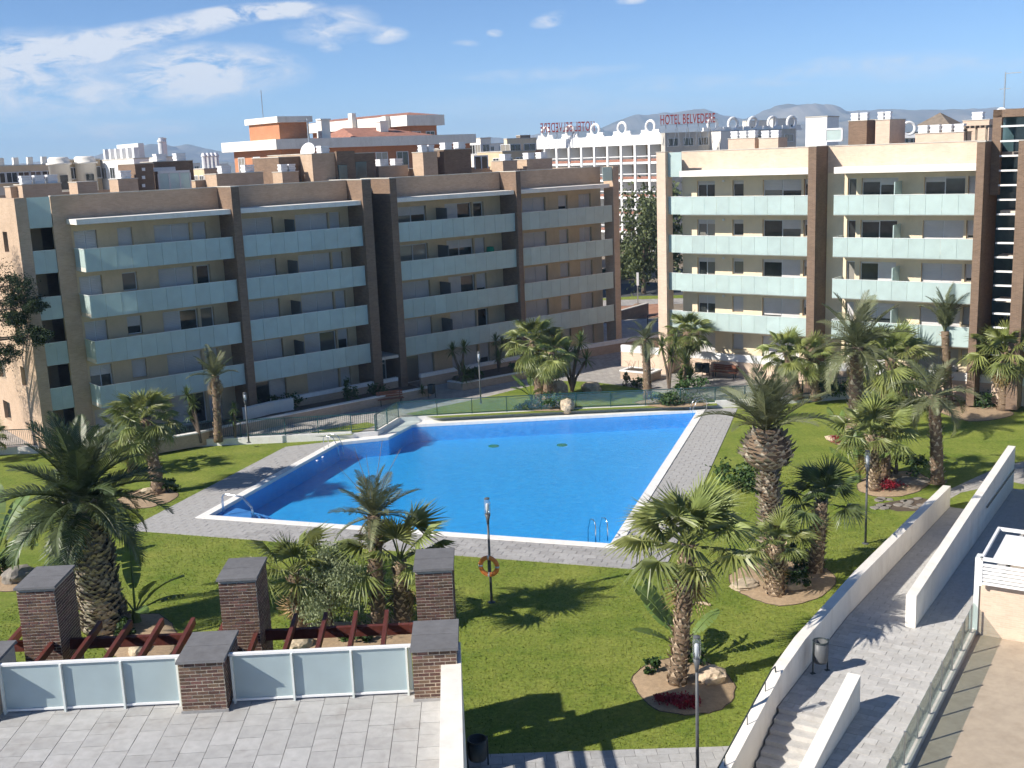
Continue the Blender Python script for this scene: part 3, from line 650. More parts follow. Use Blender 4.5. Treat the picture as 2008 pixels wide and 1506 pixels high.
# ---------------- right block
FRb = Facade(12.32, 79.8, -37.0)
RB = thing('apartment_block', 'sunlit cream five storey block with pale glass balconies, behind the palms on the right', 'apartment building', FRb.o, FRb.a); RB['roof'] = 15.5
RF = [12.05-ST*(4-k) for k in range(5)]; RTOP = 16.2
segsR = [(0.0,9.4,-.75,9.475,[(.42,1.83,0),(3.17,4.02,1),(5.44,8.21,0),(8.4,9.0,1)]),
         (11.12,19.87,10.03,19.885,[(11.39,11.97,0),(12.3,14.68,0),(16.29,18.79,0),(18.95,19.5,1)]),
         (23.0,32.0,22.85,32.0,[(24,26.4,0),(28,30,0)])]
SPR = {(0,4,0):.12,(0,4,1):.2,(0,4,2):(.34,.36),(0,4,3):.3,(0,3,0):.15,(0,3,1):.25,(0,3,2):(0,.3),(0,3,3):.3,(0,2,0):.15,(0,2,1):.2,(0,2,2):(.1,1),(0,2,3):.4,(0,1,0):.3,(0,1,1):1,(0,1,2):(.6,1),(0,0,0):1,(0,0,1):1,(0,0,2):1,
       (1,4,0):0,(1,4,1):(.12,.22),(1,4,2):(.15,.05),(1,4,3):1,(1,3,0):0,(1,3,1):(.05,.02),(1,3,2):1,(1,3,3):.85,(1,2,0):0,(1,2,1):(.05,1),(1,2,2):1,(1,2,3):.8}
for si,(u0,u1,ue,uf,wins) in enumerate(segsR):
    ops = [(a,b,RF[f]+(.95 if k else .04),RF[f]+2.07) for f in range(5) for a,b,k in wins]
    obj('wall', wall(MB(), ue, uf, .2, 14.5, ops, WY, .28), M['cream2'], RB)
    obj('parapet', MB().box(ue, uf, WY-.03, WY+.25, 14.5, RTOP), M['brick_pink'], RB)
    obj('parapet_coping', MB().box(ue, uf, WY-.07, WY+.29, RTOP, RTOP+.05), M['concrete'], RB)
    for f in range(5):
        for wi,(a,b,k) in enumerate(wins):
            st = SPR.get((si,f,wi)); st = (1.0 if rnd.random() < .8 else .5) if st is None else st
            window(RB, a+.01, b-.01, RF[f]+(.95 if k else .04)+.01, RF[f]+2.06, WY+.2, st, rnd)
        if f: balcony(RB, u0, u1, RF[f], WY, left=(si==1), up=1.05, down=.17)
        if f and si==1: obj('partition', MB().box(14.86,14.92,.4,WY-.002,RF[f],RF[f]+1.85), M['frost'], RB)
        if f and si==0: obj('wall_lamp', MB().box(2.45,2.6,WY-.12,WY-.002,RF[f]+2.0,RF[f]+2.12), M['vent'], RB)
    obj('canopy', MB().box(u0, u1, -.02, WY-.04, 14.5, 14.9), M['white'], RB)
for a,b,y0,y1,m_,t_ in ((9.48,10.02,-.25,2.9,'brick_brown',RTOP),(19.89,20.35,-.25,3.5,'brick_brown',RTOP-.08),(22.2,22.84,-.25,3.5,'brick_brown',RTOP-.08),(-1.79,-1.08,-.1,.9,'brick_pink',RTOP)):
    obj('fin_wall' if m_=='brick_brown' else 'corner_pier', MB().box(a,b,y0,y1,.2,t_+.03), M[m_], RB); obj('parapet_coping', MB().box(a-.03,b+.03,y0-.03,y1+.03,t_+.032,t_+.08), M['concrete'], RB)
# open corner on the left: slabs, glass, end wall set back
for f in range(1,5):
    s = obj('corner_balcony', MB().box(-1.78,-.02,.92,3.2,RF[f]-.2,RF[f]), M['slab'], RB)
    g = MB().box(0,.52,-.012,.012,0,1.22).mesh('glass_panel',M['frost'])
    for k in range(2): put('glass_panel',g,s,loc=(-1.07+.53*k,.3,RF[f]-.17))
    obj('rail', MB().box(-1.07,-.01,.27,.33,RF[f]+1.05,RF[f]+1.085), M['railcap'], s)
obj('roof_screen', MB().box(-1.07,-.76,.28,.31,RTOP-1.7,RTOP).box(-.758,-.0,.28,.31,RTOP-1.7,RTOP), M['frost'], RB)
obj('end_wall', MB().box(-1.6,-1.3,3.4,13.5,.2,RTOP), M['brick_pink'], RB)
obj('return_wall', MB().box(-.75,-.47,WY+.29,3.4,.2,RTOP), M['brick_brown'], RB)
# louvred stair tower
obj('stair_wall', MB().box(20.36,22.19,3.0,3.3,.2,18.0), M['paneblue'], RB)
lt = obj('tower_wall', MB().box(20.36,20.86,1.2,1.6,13.0,18.0).box(20.36,24.5,1.2,3.0,17.55,18.0), M['brick_brown'], RB)
for k in range(17):
    obj('louvre', MB().box(20.9,22.18,.9,1.15,3.2+k*.86,3.3+k*.86), M['whitepaint'], RB)
for f in range(5): obj('landing', MB().box(20.9,22.18,1.7,2.9,RF[f]-.2,RF[f]-.02), M['slab'], RB)
obj('rear_wall', MB().box(-1.3,32,13.5,13.8,.2,RTOP), M['brick_pink'], RB)
obj('roof', MB().box(-1.3,32,2.04,13.49,15.2,15.5), M['roofdeck'], RB)
RR = lambda *a, **k: rooftop(FRb, RB, *a, **k)
RR(1428,1480,273,5,1.6,M['brick_pink'],3); RR(1488,1526,272,5,1.6,M['brick_pink'],2)
RR(1664,1700,238,7,4.5,M['brick_brown'],2,name='stair_tower'); RR(1701,1717,236,8.5,3.0,M['brick_brown'],0); RR(1717,1745,236,4.6,3.2,M['brick_pink'],2)
RR(1795,1890,263,5,1.8,M['brick_pink'],4); RR(1888,1940,237,9,3,M['brick_pink'],1)
# sunroom, pyramid roof and pergola on the roof
u0,z1 = FRb.uz(1618,252,7); u1,z0 = FRb.uz(1652,277,7)
sr = obj('sunroom', MB().box(u0,u1,7,7.1,z1-.12,z1).box(u0,u1,7,7.1,z0,z0+.1).box(u0,u0+.1,7,7.1,z0,z1).box(u1-.1,u1,7,7.1,z0,z1), M['frame'], RB); obj('pane', MB().box(u0+.1,u1-.1,7.04,7.06,z0+.1,z1-.12), M['frost'], sr)
u0,z0 = FRb.uz(1795,247,9); u1,_ = FRb.uz(1862,247,9); _,zt = FRb.uz(1830,221,10.2); uc = (u0+u1)/2
obj('pyramid_roof', MB().add([(u0,9,z0),(u1,9,z0),(u1,12.4,z0),(u0,12.4,z0),(uc,10.7,zt)],[(0,1,4),(1,2,4),(2,3,4),(3,0,4),(3,2,1,0)]), M['tile_grey'], RB)
obj('lantern_wall', MB().box(u0+.4,u1-.4,9.4,12,15.5,z0-.01), M['brick_brown'], RB)
pgr = obj('roof_pergola', MB().box(0,0.01,0,.01,15.5,15.51), M['wood'], RB)
for k in range(5):
    u,_ = FRb.uz(1894+10*k,260,5.5); obj('rafter', MB().box(u-.05,u+.05,5.2,8.0,17.0,17.16), M['tile_grey'], pgr)
for k in range(3):
    u,_ = FRb.uz(1894+20*k,260,5.5); obj('post', MB().box(u-.06,u+.06,5.5,5.62,15.51,16.99), M['tile_grey'], pgr)
u,z = FRb.uz(1967,228,3)
dm = obj('mast', MB().tube([(u,3.1,17.6),(u,3.1,z+2.6)],.04,6), M['metal'], RB); obj('antenna', MB().box(u,u+.9,3.08,3.12,z+2.5,z+2.55).box(u-.3,u+.3,3.08,3.12,z+1.6,z+1.64), M['metal'], dm)
dsh = MB().lathe([(.02,-.08),(.2,-.03),(.33,.07),(.32,.08),(.19,-.01),(.02,-.05)],18); m_ = Matrix.Translation((u-.1,2.9,z+.2)) @ Matrix.Rotation(rad(75),4,'X')
dsh.v = [tuple(m_ @ Vector(v)) for v in dsh.v]; obj('satellite_dish', dsh, M['whitepaint'], RB, True)
# ------------------------------------------------------------------ walls and planters round the blocks
def line_wall(name, label, pts, w, z0, z1, m, cap=None, caph=.08, side=1, over=.03, cat='wall'):
    o = tag(obj(name, strip(pts,w,z0,z1,side), m), label, cat)
    if cap is not None:
        q = []
        for a,b in zip(pts[:-1],pts[1:]):
            a,b = Vector(a),Vector(b); d=(b-a).normalized(); nn=Vector((-d.y,d.x))*side
            q.append((tuple(a-nn*over),tuple(b-nn*over)))
        mb = MB()
        for (a,b) in q:
            a,b=Vector(a),Vector(b); d=(b-a).normalized(); nn=Vector((-d.y,d.x))*side*(w+2*over); mb.prism([tuple(a),tuple(b),tuple(b+nn),tuple(a+nn)], z1, z1+caph)
        obj('coping', mb, cap, o)
    return o
lw = xy([(250,893),(395,868),(450,855),(749,795),(846,776)],.3)
line_wall('retaining_wall', 'long low beige retaining wall beside the path in front of the shaded block', lw, .32, .1, .88, M['brick_wall'], M['coping'], .07)
def LP(u,y,z=0): p = FLb.o+FLb.d*u-FLb.n*y; return (p.x,p.y)
def RP(u,y,z=0): p = FRb.o+FRb.d*u-FRb.n*y; return (p.x,p.y)
struct('planting_bed', sheet([lw[0],lw[1],lw[2],lw[3],lw[4],LP(22,.2),LP(-2,.2)], [], .62), M['soil'])
line_wall('terrace_wall', 'beige terrace wall with pale coping below the left half of the shaded block', [LP(12.4,-.1),LP(20.9,-.1)], .25, .2, 1.1, M['brick_beige'], M['coping'], .25)
line_wall('terrace_wall', 'beige terrace wall with pale coping below the right half of the shaded block', [LP(22.7,-.35),LP(32.3,-.35)], .25, .2, 1.05, M['brick_beige'], M['coping'], .25)
line_wall('terrace_wall', 'beige terrace wall running past the far end of the shaded block', [LP(33.2,-.35),LP(47.5,-1.6)], .25, .2, 1.0, M['brick_beige'], M['coping'], .3)
line_wall('stair_side_wall', 'pale boxed wall block beside the left block entrance steps', [LP(8.6,-1.1),LP(10.7,-.75),LP(12.2,-.8)], .3, .2, 1.35, M['white'], M['coping'], .05)
line_wall('garden_planter', 'beige brick planter with yuccas beside the path', xy([(877,747),(907,751),(1056,724)],.85), .25, .25, .80, M['brick_wall'], M['coping'], .07, cat='planter')
struct('planting_bed', sheet(xy([(884,746),(908,750),(1056,723),(1020,712),(890,736)],.8), [], .74), M['soil'])
W0,W1_,W2_ = (8.4,84.3),(19.7,75.4),(32.0,66.2)
fw = line_wall('forecourt_wall', 'pink brick wall with bright white parapet in front of the sunlit block', [W0,W1_,W2_], .3, .2, 1.45, M['brick_pink'], M['whitepaint'], .5, over=.01)
obj('return_wall', MB().prism([W0,(W0[0]+.3,W0[1]+.05),(13.2,91.5),(12.9,91.7)],.2,1.44), M['brick_pink'], fw)
pb = xy([(1213,728),(1252,733),(1291,728),(1252,722)],.95)
pl = thing('brick_planter', 'square beige brick planter box standing on the plaza before the sunlit block', 'planter', (*pb[0],.3))
pr = [(x-pb[0][0],y-pb[0][1]) for x,y in [RP(-3.4,-2.9),RP(-.9,-2.9),RP(-.9,-1.4),RP(-3.4,-1.4)]]
obj('body', MB().prism(pr,0,.55), M['brick_wall'], pl); cx,cy = sum(p[0] for p in pr)/4,sum(p[1] for p in pr)/4
obj('rim', ring([(cx+(x-cx)*1.05,cy+(y-cy)*1.05) for x,y in pr],[(cx+(x-cx)*.82,cy+(y-cy)*.78) for x,y in pr],.55,.66,.52), M['coping'], pl); obj('soil', MB().prism([(cx+(x-cx)*.83,cy+(y-cy)*.79) for x,y in pr],.551,.6), M['soil'], pl)
wr = MB(); rg = random.Random(3)
for k in range(14):
    x,y = cx+rg.uniform(-.9,.9),cy+rg.uniform(-.3,.3); wr.tube([(x,y,.6),(x+rg.uniform(-.2,.2),y,.95),(x+rg.uniform(-.4,.4),y+.1,1.1+rg.uniform(0,.25))],.012,4)
obj('twigs', wr, M['bark'], pl)
# ------------------------------------------------------------------ street beyond, between the blocks
struct('street', sheet(xy([(1100,586),(1420,575),(1420,548),(1100,560)],0), [], -.055), M['asphalt'])
struct('pavement_strip', sheet(xy([(1100,603),(1420,592),(1420,575),(1100,586)],0), [], -.045), M['plaza'])
struct('verge', sheet(xy([(1100,590),(1420,582),(1420,576),(1245,580)],0), [], -.035), M['grass'])
struct('bare_earth', sheet(xy([(1180,626),(1300,620),(1300,594),(1215,600)],0), [], -.04), M['redearth'])
p0,p1 = gp(1190,640,.0),gp(1272,616,.0)
line_wall('street_wall', 'dark red-brown wall at the end of the passage between the blocks', [(p0.x,p0.y),(p1.x,p1.y)], .3, -.1, 1.1, M['brick_brown'], M['concrete'], .06)
st = thing('street_sign', 'small red round traffic sign on a post in the far street', 'traffic sign', gp(1262,574))
obj('post', MB().tube([(0,0,0),(0,0,2.9)],.05,6), M['metal'], st); obj('disc', MB().tube([(0,-.05,2.6),(0,-.09,2.6)],.42,16), M['orange'], st); obj('bar', MB().box(-.28,.28,-.105,-.092,2.53,2.67), M['whitepaint'], st)
st = thing('street_sign', 'blank white panel on a post at the street edge between the blocks', 'sign', gp(1251,600))
obj('post', MB().tube([(0,0,0),(0,0,3.6)],.06,6), M['metal'], st); obj('panel', MB().box(-.12,.12,-.09,-.06,2.2,3.6), M['whitepaint'], st); obj('foot', MB().lathe([(.5,0),(.45,.2),(.2,.28)],10), M['brick_brown'], st)
sl_ = thing('street_lamp', 'slim street lamp standing before the trees in the far street', 'street lamp', gp(1241,537))
obj('pole', MB().tube([(0,0,0),(0,0,3.9)],.07,6), M['metal'], sl_); obj('lamp_head', MB().lathe([(.1,3.9),(.32,4.05),(.34,4.35),(.1,4.5)],12), M['whitepaint'], sl_)
# ------------------------------------------------------------------ town behind
def solve_len(P, d, xr, yr):
    t = ray(xr,yr); tr = t.x/t.y; return (tr*P.y-P.x)/(d.x-tr*d.y)
WMESH = {}
def town_block(name, label, xl, xc, xr, yt, Y, wm, a=38.9, colsL=0, colsR=0, rows=3, pitch=2.9, eave=None, roofm='roofdeck', winL=None, cat='building', zb=-.1, wz=(-1.9,-.7), ww=1.2, parap=0):
    a = rad(a); P = at(xc,yt,Y); d = Vector((math.cos(a),math.sin(a),0)); e = Vector((-math.sin(a),math.cos(a),0))
    lr = solve_len(P,d,xr,yt); ll = solve_len(P,e,xl,yt); zt = P.z
    T = thing(name, label, cat, (P.x,P.y,0), a)
    obj('walls', MB().box(0,lr,0,ll,zb,zt), M[wm], T)
    if eave: obj('eave', MB().box(-.6,lr+.6,-.6,ll+.6,zt,zt+eave), M['concrete' if eave<2 else 'concrete'], T)
    else: obj('roof_coping', MB().box(-.05,lr+.05,-.05,ll+.05,zt,zt+.12), M['concrete'], T)
    key = (ww,wz)
    if key not in WMESH:
        h = wz[1]-wz[0]
        WMESH[key] = (MB().box(0,.08,-.07,.01,0,h).box(ww-.08,ww,-.07,.01,0,h).box(.08,ww-.08,-.07,.01,h-.08,h).box(-.08,ww+.08,-.12,.01,-.1,0).box(ww/2-.03,ww/2+.03,-.06,.01,0,h-.08).mesh('window',M['frame']), MB().box(.08,ww-.08,-.02,.02,0,h-.08).mesh('pane',M['pane']))
    wm_, pm = WMESH[key]
    for r in range(rows):
        z = zt-pitch*r+wz[0]
        for k in range(colsR):
            w = put('window', wm_, T, loc=(lr*(k+.5)/colsR-ww/2,0,z)); put('pane', pm, w)
        for k in range(colsL):
            w = put('window', wm_, T, loc=(0,ll*(k+.5)/colsL+ww/2,z), rot=(0,0,rad(-90))); put('pane', pm, w)
    T['dims'] = (lr,ll,zt)
    return T
# orange brick block with white eaves
OB = town_block('brick_block', 'orange brick block with white eaves rising behind the shaded block', 458,550,922,293,112,'brick_orange',colsL=3,colsR=9,rows=3,ww=1.5,wz=(-2.6,-.6))
lr,ll,zt = OB['dims']; e0 = at(550,273,112).z
for c in list(OB.children):
    if c.name.startswith('roof_coping'): bpy.data.objects.remove(c)
obj('eave', MB().box(-.9,lr+.2,-.9,ll+.9,zt,e0), M['white'], OB)
obj('tiled_roof', MB().add([(9,.6,e0),(lr-4,.6,e0),(lr-8,5.5,e0+1.1),(10.5,5.5,e0+1.1),(lr-4,9,e0),(9,9,e0)],[(0,1,2,3),(3,2,4,5),(1,4,2),(0,3,5)]), M['tile_red'], OB)
zt2 = at(550,240,112).z; zt3 = at(550,228,112).z; l2 = solve_len(OB.location,Vector((math.cos(rad(38.9)),math.sin(rad(38.9)),0)),607,240)
tw_ = obj('tower', MB().box(.15,l2,.2,6.6,e0,zt2), M['brick_orange'], OB); obj('tower_eave', MB().box(-.15,l2+.3,-.1,6.9,zt2,zt3), M['white'], tw_)
obj('mast', MB().tube([(1.0,5,zt3),(1.0,5,zt3+2.8)],.04,5), M['metal'], tw_)
for px,pt,ly in ((634,236,2.0),(749,240,3.5)):
    t = ray(px,pt); d = Vector((math.cos(rad(38.9)),math.sin(rad(38.9)),0)); B = OB.location+Vector((-math.sin(rad(38.9)),math.cos(rad(38.9)),0))*ly; u = solve_len(B,d,px,pt); zc = EYE+t.z/t.y*(B.y+d.y*u)
    obj('chimney', MB().box(u-.5,u+.5,ly-.4,ly+.4,e0-.1,zc).box(u-.6,u+.6,ly-.5,ly+.5,zc,zc+.15), M['white'], OB)
obj('balcony_front', MB().box(9,lr,-1.3,-1.1,zt-4.2,zt-3.0), M['concrete'], OB)
OB2 = town_block('brick_block', 'rear wing of orange brick with a long white eave and chimneys', 612,802,856,247,150,'brick_orange',colsL=5,colsR=2,rows=2,ww=1.4)
lr,ll,zt = OB2['dims']; e1 = at(802,226,150).z
for c in list(OB2.children):
    if c.name.startswith('roof_coping'): bpy.data.objects.remove(c)
obj('eave', MB().box(-.9,lr+.7,-.9,ll+.9,zt,e1), M['white'], OB2)
obj('tiled_roof', MB().add([(-.6,-.6,e1),(lr+.4,-.6,e1),(lr+.4,ll+.6,e1),(-.6,ll+.6,e1),(lr/2,3,e1+.5),(lr/2,ll-3,e1+.5)],[(0,1,4),(1,2,5,4),(2,3,5),(3,0,4,5)]), M['tile_red'], OB2)
for k,(f_,h) in enumerate(((.12,1.4),(.45,2.2),(.8,1.6))): obj('chimney', MB().box(-1.6,-.95,ll*f_,ll*f_+1,zt-2,zt+h), M['white'], OB2)
# block between the orange one and the hotel
town_block('town_house', 'small cream house front with red awning right of the orange block', 921,942,962,272,150,'white',colsL=2,colsR=1,rows=2)
town_block('town_house', 'low beige house half hidden behind the shaded block roof', 936,985,1050,298,140,'cream',colsL=2,colsR=3,rows=2)
T = town_block('terraced_block', 'cream block with a deep roof terrace left of the hotel', 988,994,1052,273,165,'cream2',colsL=1,colsR=2,rows=3,ww=2.2,wz=(-2.4,-.7)); lr,ll,zt = T['dims']
for k in range(3): obj('balcony_front', MB().box(.3,lr,-1.0,-.85,zt-2.6-2.9*k,zt-1.7-2.9*k), M['brick_orange'], T)
T = town_block('town_house', 'tiny rooftop hut with a red chimney in the distance', 1012,1020,1040,266,240,'tile_grey',rows=0)
# ---------------- hotel with the ring ornaments
HP0, HP1 = at(1045,275,205), at(1302,262,180)
ha = math.atan2(HP1.y-HP0.y,HP1.x-HP0.x); hl = (Vector(HP1)-Vector(HP0)).xy.length
HT = thing('hotel_building', 'white hotel with rows of balconies and rings along its parapet', 'hotel', (HP0.x,HP0.y,0), ha)
hz = 18.3; hb = 10; bw = hl/hb
obj('core_wall', MB().box(0,hl,2.3,14,-.1,hz), M['cream'], HT)
obj('side_pier', MB().box(-.02,.3,0,2.28,-.1,hz).box(hl-.3,hl+.02,0,2.28,-.1,hz), M['whitepaint'], HT)
pier = MB().box(-.22,.22,-.15,2.28,-.1,hz-1.3).mesh('pier',M['whitepaint'])
for k in range(1,hb): put('pier', pier, HT, loc=(bw*k,0,0))
obj('parapet', MB().box(0,hl,-.16,2.28,hz-1.29,hz+.3), M['whitepaint'], HT)
flo = MB().box(.31,hl-.31,0,2.27,-.3,.05).mesh('floor_slab',M['whitepaint'])
rail = MB().box(0,bw-.5,.02,.08,.85,.98).mesh('rail',M['whitepaint']); infl = MB().box(0,bw-.5,.04,.06,.1,.5).mesh('rail_panel',M['tile_red'])
dpn = MB().box(0,bw*.62,2.2,2.26,.1,2.1).mesh('balcony_door',M['pane'])
for f in range(6):
    z = hz-1.3-2.8*(f+1)+.1; put('floor_slab', flo, HT, loc=(0,0,z))
    for k in range(hb):
        put('rail', rail, HT, loc=(bw*k+.25,0,z)); put('rail_panel', infl, HT, loc=(bw*k+.25,0,z)); put('balcony_door', dpn, HT, loc=(bw*k+.5,0,z))
def ornament(par, x, y, z, R, rot=0):
    mb = MB().torus((0,0,0),R,.22,'Y',24,8); mb.box(-R-1.0,-R*.75,-.15,.15,-R,-R*.45); mb.box(R*.75,R+1.0,-.15,.15,-R,-R*.45); mb.box(-R-1.2,R+1.2,-.15,.15,-R-.3,-R+.0)
    return obj('ring_ornament', mb, M['whitepaint'], par, loc=(x,y,z+R+.2), rot=(0,0,rot))
for k in range(5): ornament(HT, bw*(2*k+1), .3, hz+.3, .95)
def lettering(text, x0, x1, yc, Y, flip, label, hpx):
    P0, P1 = at(x0,yc,Y), at(x1,yc,Y); mid = (P0+P1)/2
    cu = bpy.data.curves.new('sign_text','FONT'); cu.body = text; cu.align_x = 'CENTER'; cu.align_y = 'CENTER'; cu.extrude = .06; cu.space_character = 1.08; cu.offset = .006
    tmp = bpy.data.objects.new('tmp', cu); COL.objects.link(tmp); dg = bpy.context.evaluated_depsgraph_get(); me = bpy.data.meshes.new_from_object(tmp.evaluated_get(dg)); bpy.data.objects.remove(tmp)
    me.materials.clear(); me.materials.append(M['sign'])
    w = max(v.co.x for v in me.vertices)-min(v.co.x for v in me.vertices); h = max(v.co.y for v in me.vertices)-min(v.co.y for v in me.vertices)
    W_ = (P1-P0).length; H_ = hpx/FPX*Y
    T = thing('rooftop_sign', label, 'sign', (mid.x,mid.y,mid.z-H_/2-2.2))
    put('letters', me, T, loc=(0,0,2.2+H_/2), rot=(rad(90),0,math.pi if flip else 0), scale=(W_/w,H_/h,1))
    fr = MB()
    fr.bar((-W_/2,.2,2.2),(W_/2,.2,2.2),.08); fr.bar((-W_/2,.2,2.2+H_),(W_/2,.2,2.2+H_),.06)
    for k in range(5):
        x = -W_/2+W_*(k+.5)/5; fr.bar((x-.5,.2,-.8),(x,.2,2.2),.08); fr.bar((x+.5,.2,-.8),(x,.2,2.2),.08); fr.bar((x,.2,2.2),(x,.2,2.2+H_),.05)
    obj('support_frame', fr, M['metal'], T)
lettering('HOTEL BELVEDERE',1060,1166,250,196,True,'red rooftop letters HOTEL BELVEDERE seen from behind, reading backwards','' or 18)
lettering('HOTEL BELVEDERE',1295,1402,234,176,False,'red rooftop letters HOTEL BELVEDERE facing the viewer, right of the hotel corner',18)
# hotel's second wing, turned away from the sun
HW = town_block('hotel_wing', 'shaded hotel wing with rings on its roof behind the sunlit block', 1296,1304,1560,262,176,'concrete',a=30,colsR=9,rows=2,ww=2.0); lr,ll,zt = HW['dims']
for k in range(5): ornament(HW, lr*(.36+.155*k), .4, zt, .95)
obj('stair_block', MB().box(lr*.33,lr*.42,-2.5,-.01,-.1,zt), M['white'], HW)
town_block('tower_block', 'pale rooftop tower with three small windows behind the sunlit block', 1456,1464,1512,238,200,'white',colsR=3,rows=1,ww=1.2,wz=(-1.6,-.9))
town_block('tower_block', 'second pale rooftop tower, the right one of the pair', 1506,1516,1562,234,195,'white',colsR=3,rows=1,ww=1.2,wz=(-1.6,-.9))
town_block('white_house', 'plain bright white house wall behind the sunlit block roof', 1580,1622,1645,229,122,'whitepaint',a=60,colsL=0,colsR=0,rows=0)
town_block('ring_house', 'dark low house topped by two rings, far behind the sunlit block', 1744,1750,1800,262,160,'tile_grey',a=10,colsR=3,rows=1); 
for k in range(2):
    p = at(1754+28*k,252,160); R_ = thing('roof_ring', 'white ring ornament on the far dark house, '+('left' if k==0 else 'right')+' of the two', 'ornament', (p.x,p.y,p.z-1.0)); obj('ring', MB().torus((0,0,1.0),.85,.2), M['whitepaint'], R_); obj('foot', MB().box(-1.4,1.4,-.15,.15,-.3,.2), M['whitepaint'], R_)
# ---------------- houses at the far left
T = town_block('terraced_block', 'beige terraced block at the far left skyline', -60,-40,103,328,135,'cream',colsL=1,colsR=6,rows=4,ww=1.6); lr,ll,zt = T['dims']
for k in range(5): obj('chimney', MB().box(lr*(.1+.2*k),lr*(.1+.2*k)+.6,1,1.6,zt,zt+1.0), M['white'], T)
for k in range(3): obj('balcony_front', MB().box(.5,lr-.5,-1.2,-1.0,zt-2.9*(k+1)-.6,zt-2.9*(k+1)+.5), M['slab'], T)
T = town_block('round_corner_block', 'tan block with two round white corner turrets on the left skyline', 100,108,196,316,122,'cream',colsR=4,rows=4); lr,ll,zt = T['dims']
for f_ in (.0,.58):
    tr = obj('turret', MB().lathe([(1.1,-.1),(1.1,zt-.4),(1.3,zt-.4),(1.3,zt-.2),(1.1,zt-.2),(1.1,zt+.2),(.9,zt+.4)],16,(lr*f_+.3,-.2,0)), M['white'], T, True)
    for r in range(3): obj('window', MB().box(lr*f_-.1,lr*f_+.7,-1.35,-1.25,zt-3-2.9*r,zt-1.5-2.9*r), M['pane'], tr)
T = town_block('white_block', 'bright white stepped block with roof terraces on the left skyline', 194,262,292,312,118,'whitepaint',colsL=4,colsR=2,rows=4,ww=1.5); lr,ll,zt = T['dims']
obj('upper_floor', MB().box(1,lr,1,ll-3,zt,zt+1.6), M['whitepaint'], T)
for k in range(6): obj('chimney', MB().box(.3,.8,ll*(k+.3)/6,ll*(k+.3)/6+.5,zt,zt+1.2), M['vent'], T)
T = town_block('white_block', 'white house with tall metal flues behind the left block roof', 286,318,352,309,140,'white',colsL=2,colsR=1,rows=3); lr,ll,zt = T['dims']
for k in range(4): obj('flue', MB().lathe([(.35,zt),(.35,zt+1.8+.5*(k%2)),(.45,zt+1.9+.5*(k%2)),(.2,zt+2.3)],10,(lr*.25*k,ll*.2*k,0)), M['vent'], T)
T = town_block('town_house', 'pale house cluster left of the orange block', 378,400,452,332,135,'cream',colsL=2,colsR=3,rows=2); lr,ll,zt = T['dims']
for k in range(4): obj('flue', MB().lathe([(.3,zt),(.3,zt+1.4),(.4,zt+1.5),(.2,zt+1.9)],10,(lr*.22*k+.6,1+.5*k,0)), M['vent'], T)
town_block('town_house', 'low white house beyond the roofs at the left edge', -90,-80,40,340,175,'white',colsR=5,rows=2)
rg = random.Random(21)
for k,(xl,xc,xr,yt,Y,wm) in enumerate(((930,940,990,283,330,'white'),(1395,1400,1450,262,360,'cream2'),(345,350,392,322,300,'white'),(880,888,925,290,300,'cream'),(1860,1868,1905,256,260,'cream2'),(420,424,448,322,420,'white'))):
    town_block('distant_house', ('far white house low on the skyline right of the orange block','far yellow house behind the hotel wing','far white house between the flues and the orange block','far cream house just right of the orange block','far yellow house right of the pyramid roof','farthest small white house left of the orange block')[k], xl,xc,xr,yt,Y,wm,colsR=3,rows=2)
# ------------------------------------------------------------------ mountains
def ridge(name, prof, Y, Yfoot, seed, amp):
    """hill range: profile (px, py) of the crest as the photograph shows it, then slopes falling to the plain"""
    cols = []
    xs = [p[0] for p in prof]
    x = xs[0]
    while x <= xs[-1]:
        for (xa,ya),(xb,yb) in zip(prof[:-1],prof[1:]):
            if xa <= x <= xb: y = ya+(yb-ya)*(x-xa)/(xb-xa); break
        cols.append((x,y+2.6*mnoise.fractal(Vector((x*.035,seed,0)),1.0,2.0,5))); x += 4
    mb = MB(); rows = 15; vs = []
    for i,(x,y) in enumerate(cols):
        P = at(x,y,Y)
        for r in range(rows):
            f = min(1.0, r/(rows-2)); yy = Y-(Y-Yfoot)*f if r < rows-1 else Yfoot-60
            if r == 0: z = P.z
            else:
                rg_ = mnoise.fractal(Vector((P.x*.0022+seed,yy*.0022,seed)),1.0,2.0,6)
                z = max(0, P.z*(1-f)**1.25*(1+.22*rg_*min(1,f*4))+ (rg_*amp*(1-f)*min(1,f*5)))
            vs.append((P.x*(yy/Y if False else 1), yy, z if r < rows-1 else -5))
        vs.append((P.x, Y+700, P.z*.3))
    R_ = rows+1
    fs = []
    for i in range(len(cols)-1):
        for r in range(rows-1): fs.append((i*R_+r+1,(i+1)*R_+r+1,(i+1)*R_+r,i*R_+r))
        fs.append((i*R_,(i+1)*R_,(i+1)*R_+rows,i*R_+rows))
    mb.add(vs,fs); return struct(name, mb, M['hill'])
ridge('mountain_range', [(-1500,378),(-900,352),(-500,338),(0,330),(160,312),(230,307),(300,296),(335,288),(366,282),(400,290),(450,300),(560,300),(700,300),(850,292),(925,272),(960,270),(1000,275),(1060,264),(1120,256),(1180,250),(1240,226),(1300,222),(1345,217),(1380,213),(1415,224),(1460,234),(1490,222),(1520,208),(1545,203),(1590,205),(1622,222),(1680,217),(1750,214),(1850,217),(2008,212),(2400,222),(3000,196),(3800,165)], 4000, 2700, 3.1, 30)
ridge('foothills', [(-1500,390),(-500,350),(0,335),(300,320),(480,318),(900,300),(1000,292),(1150,276),(1300,262),(1420,255),(1500,248),(1650,238),(1800,240),(2008,236),(2600,226),(3800,180)], 2750, 2000, 9.7, 10)
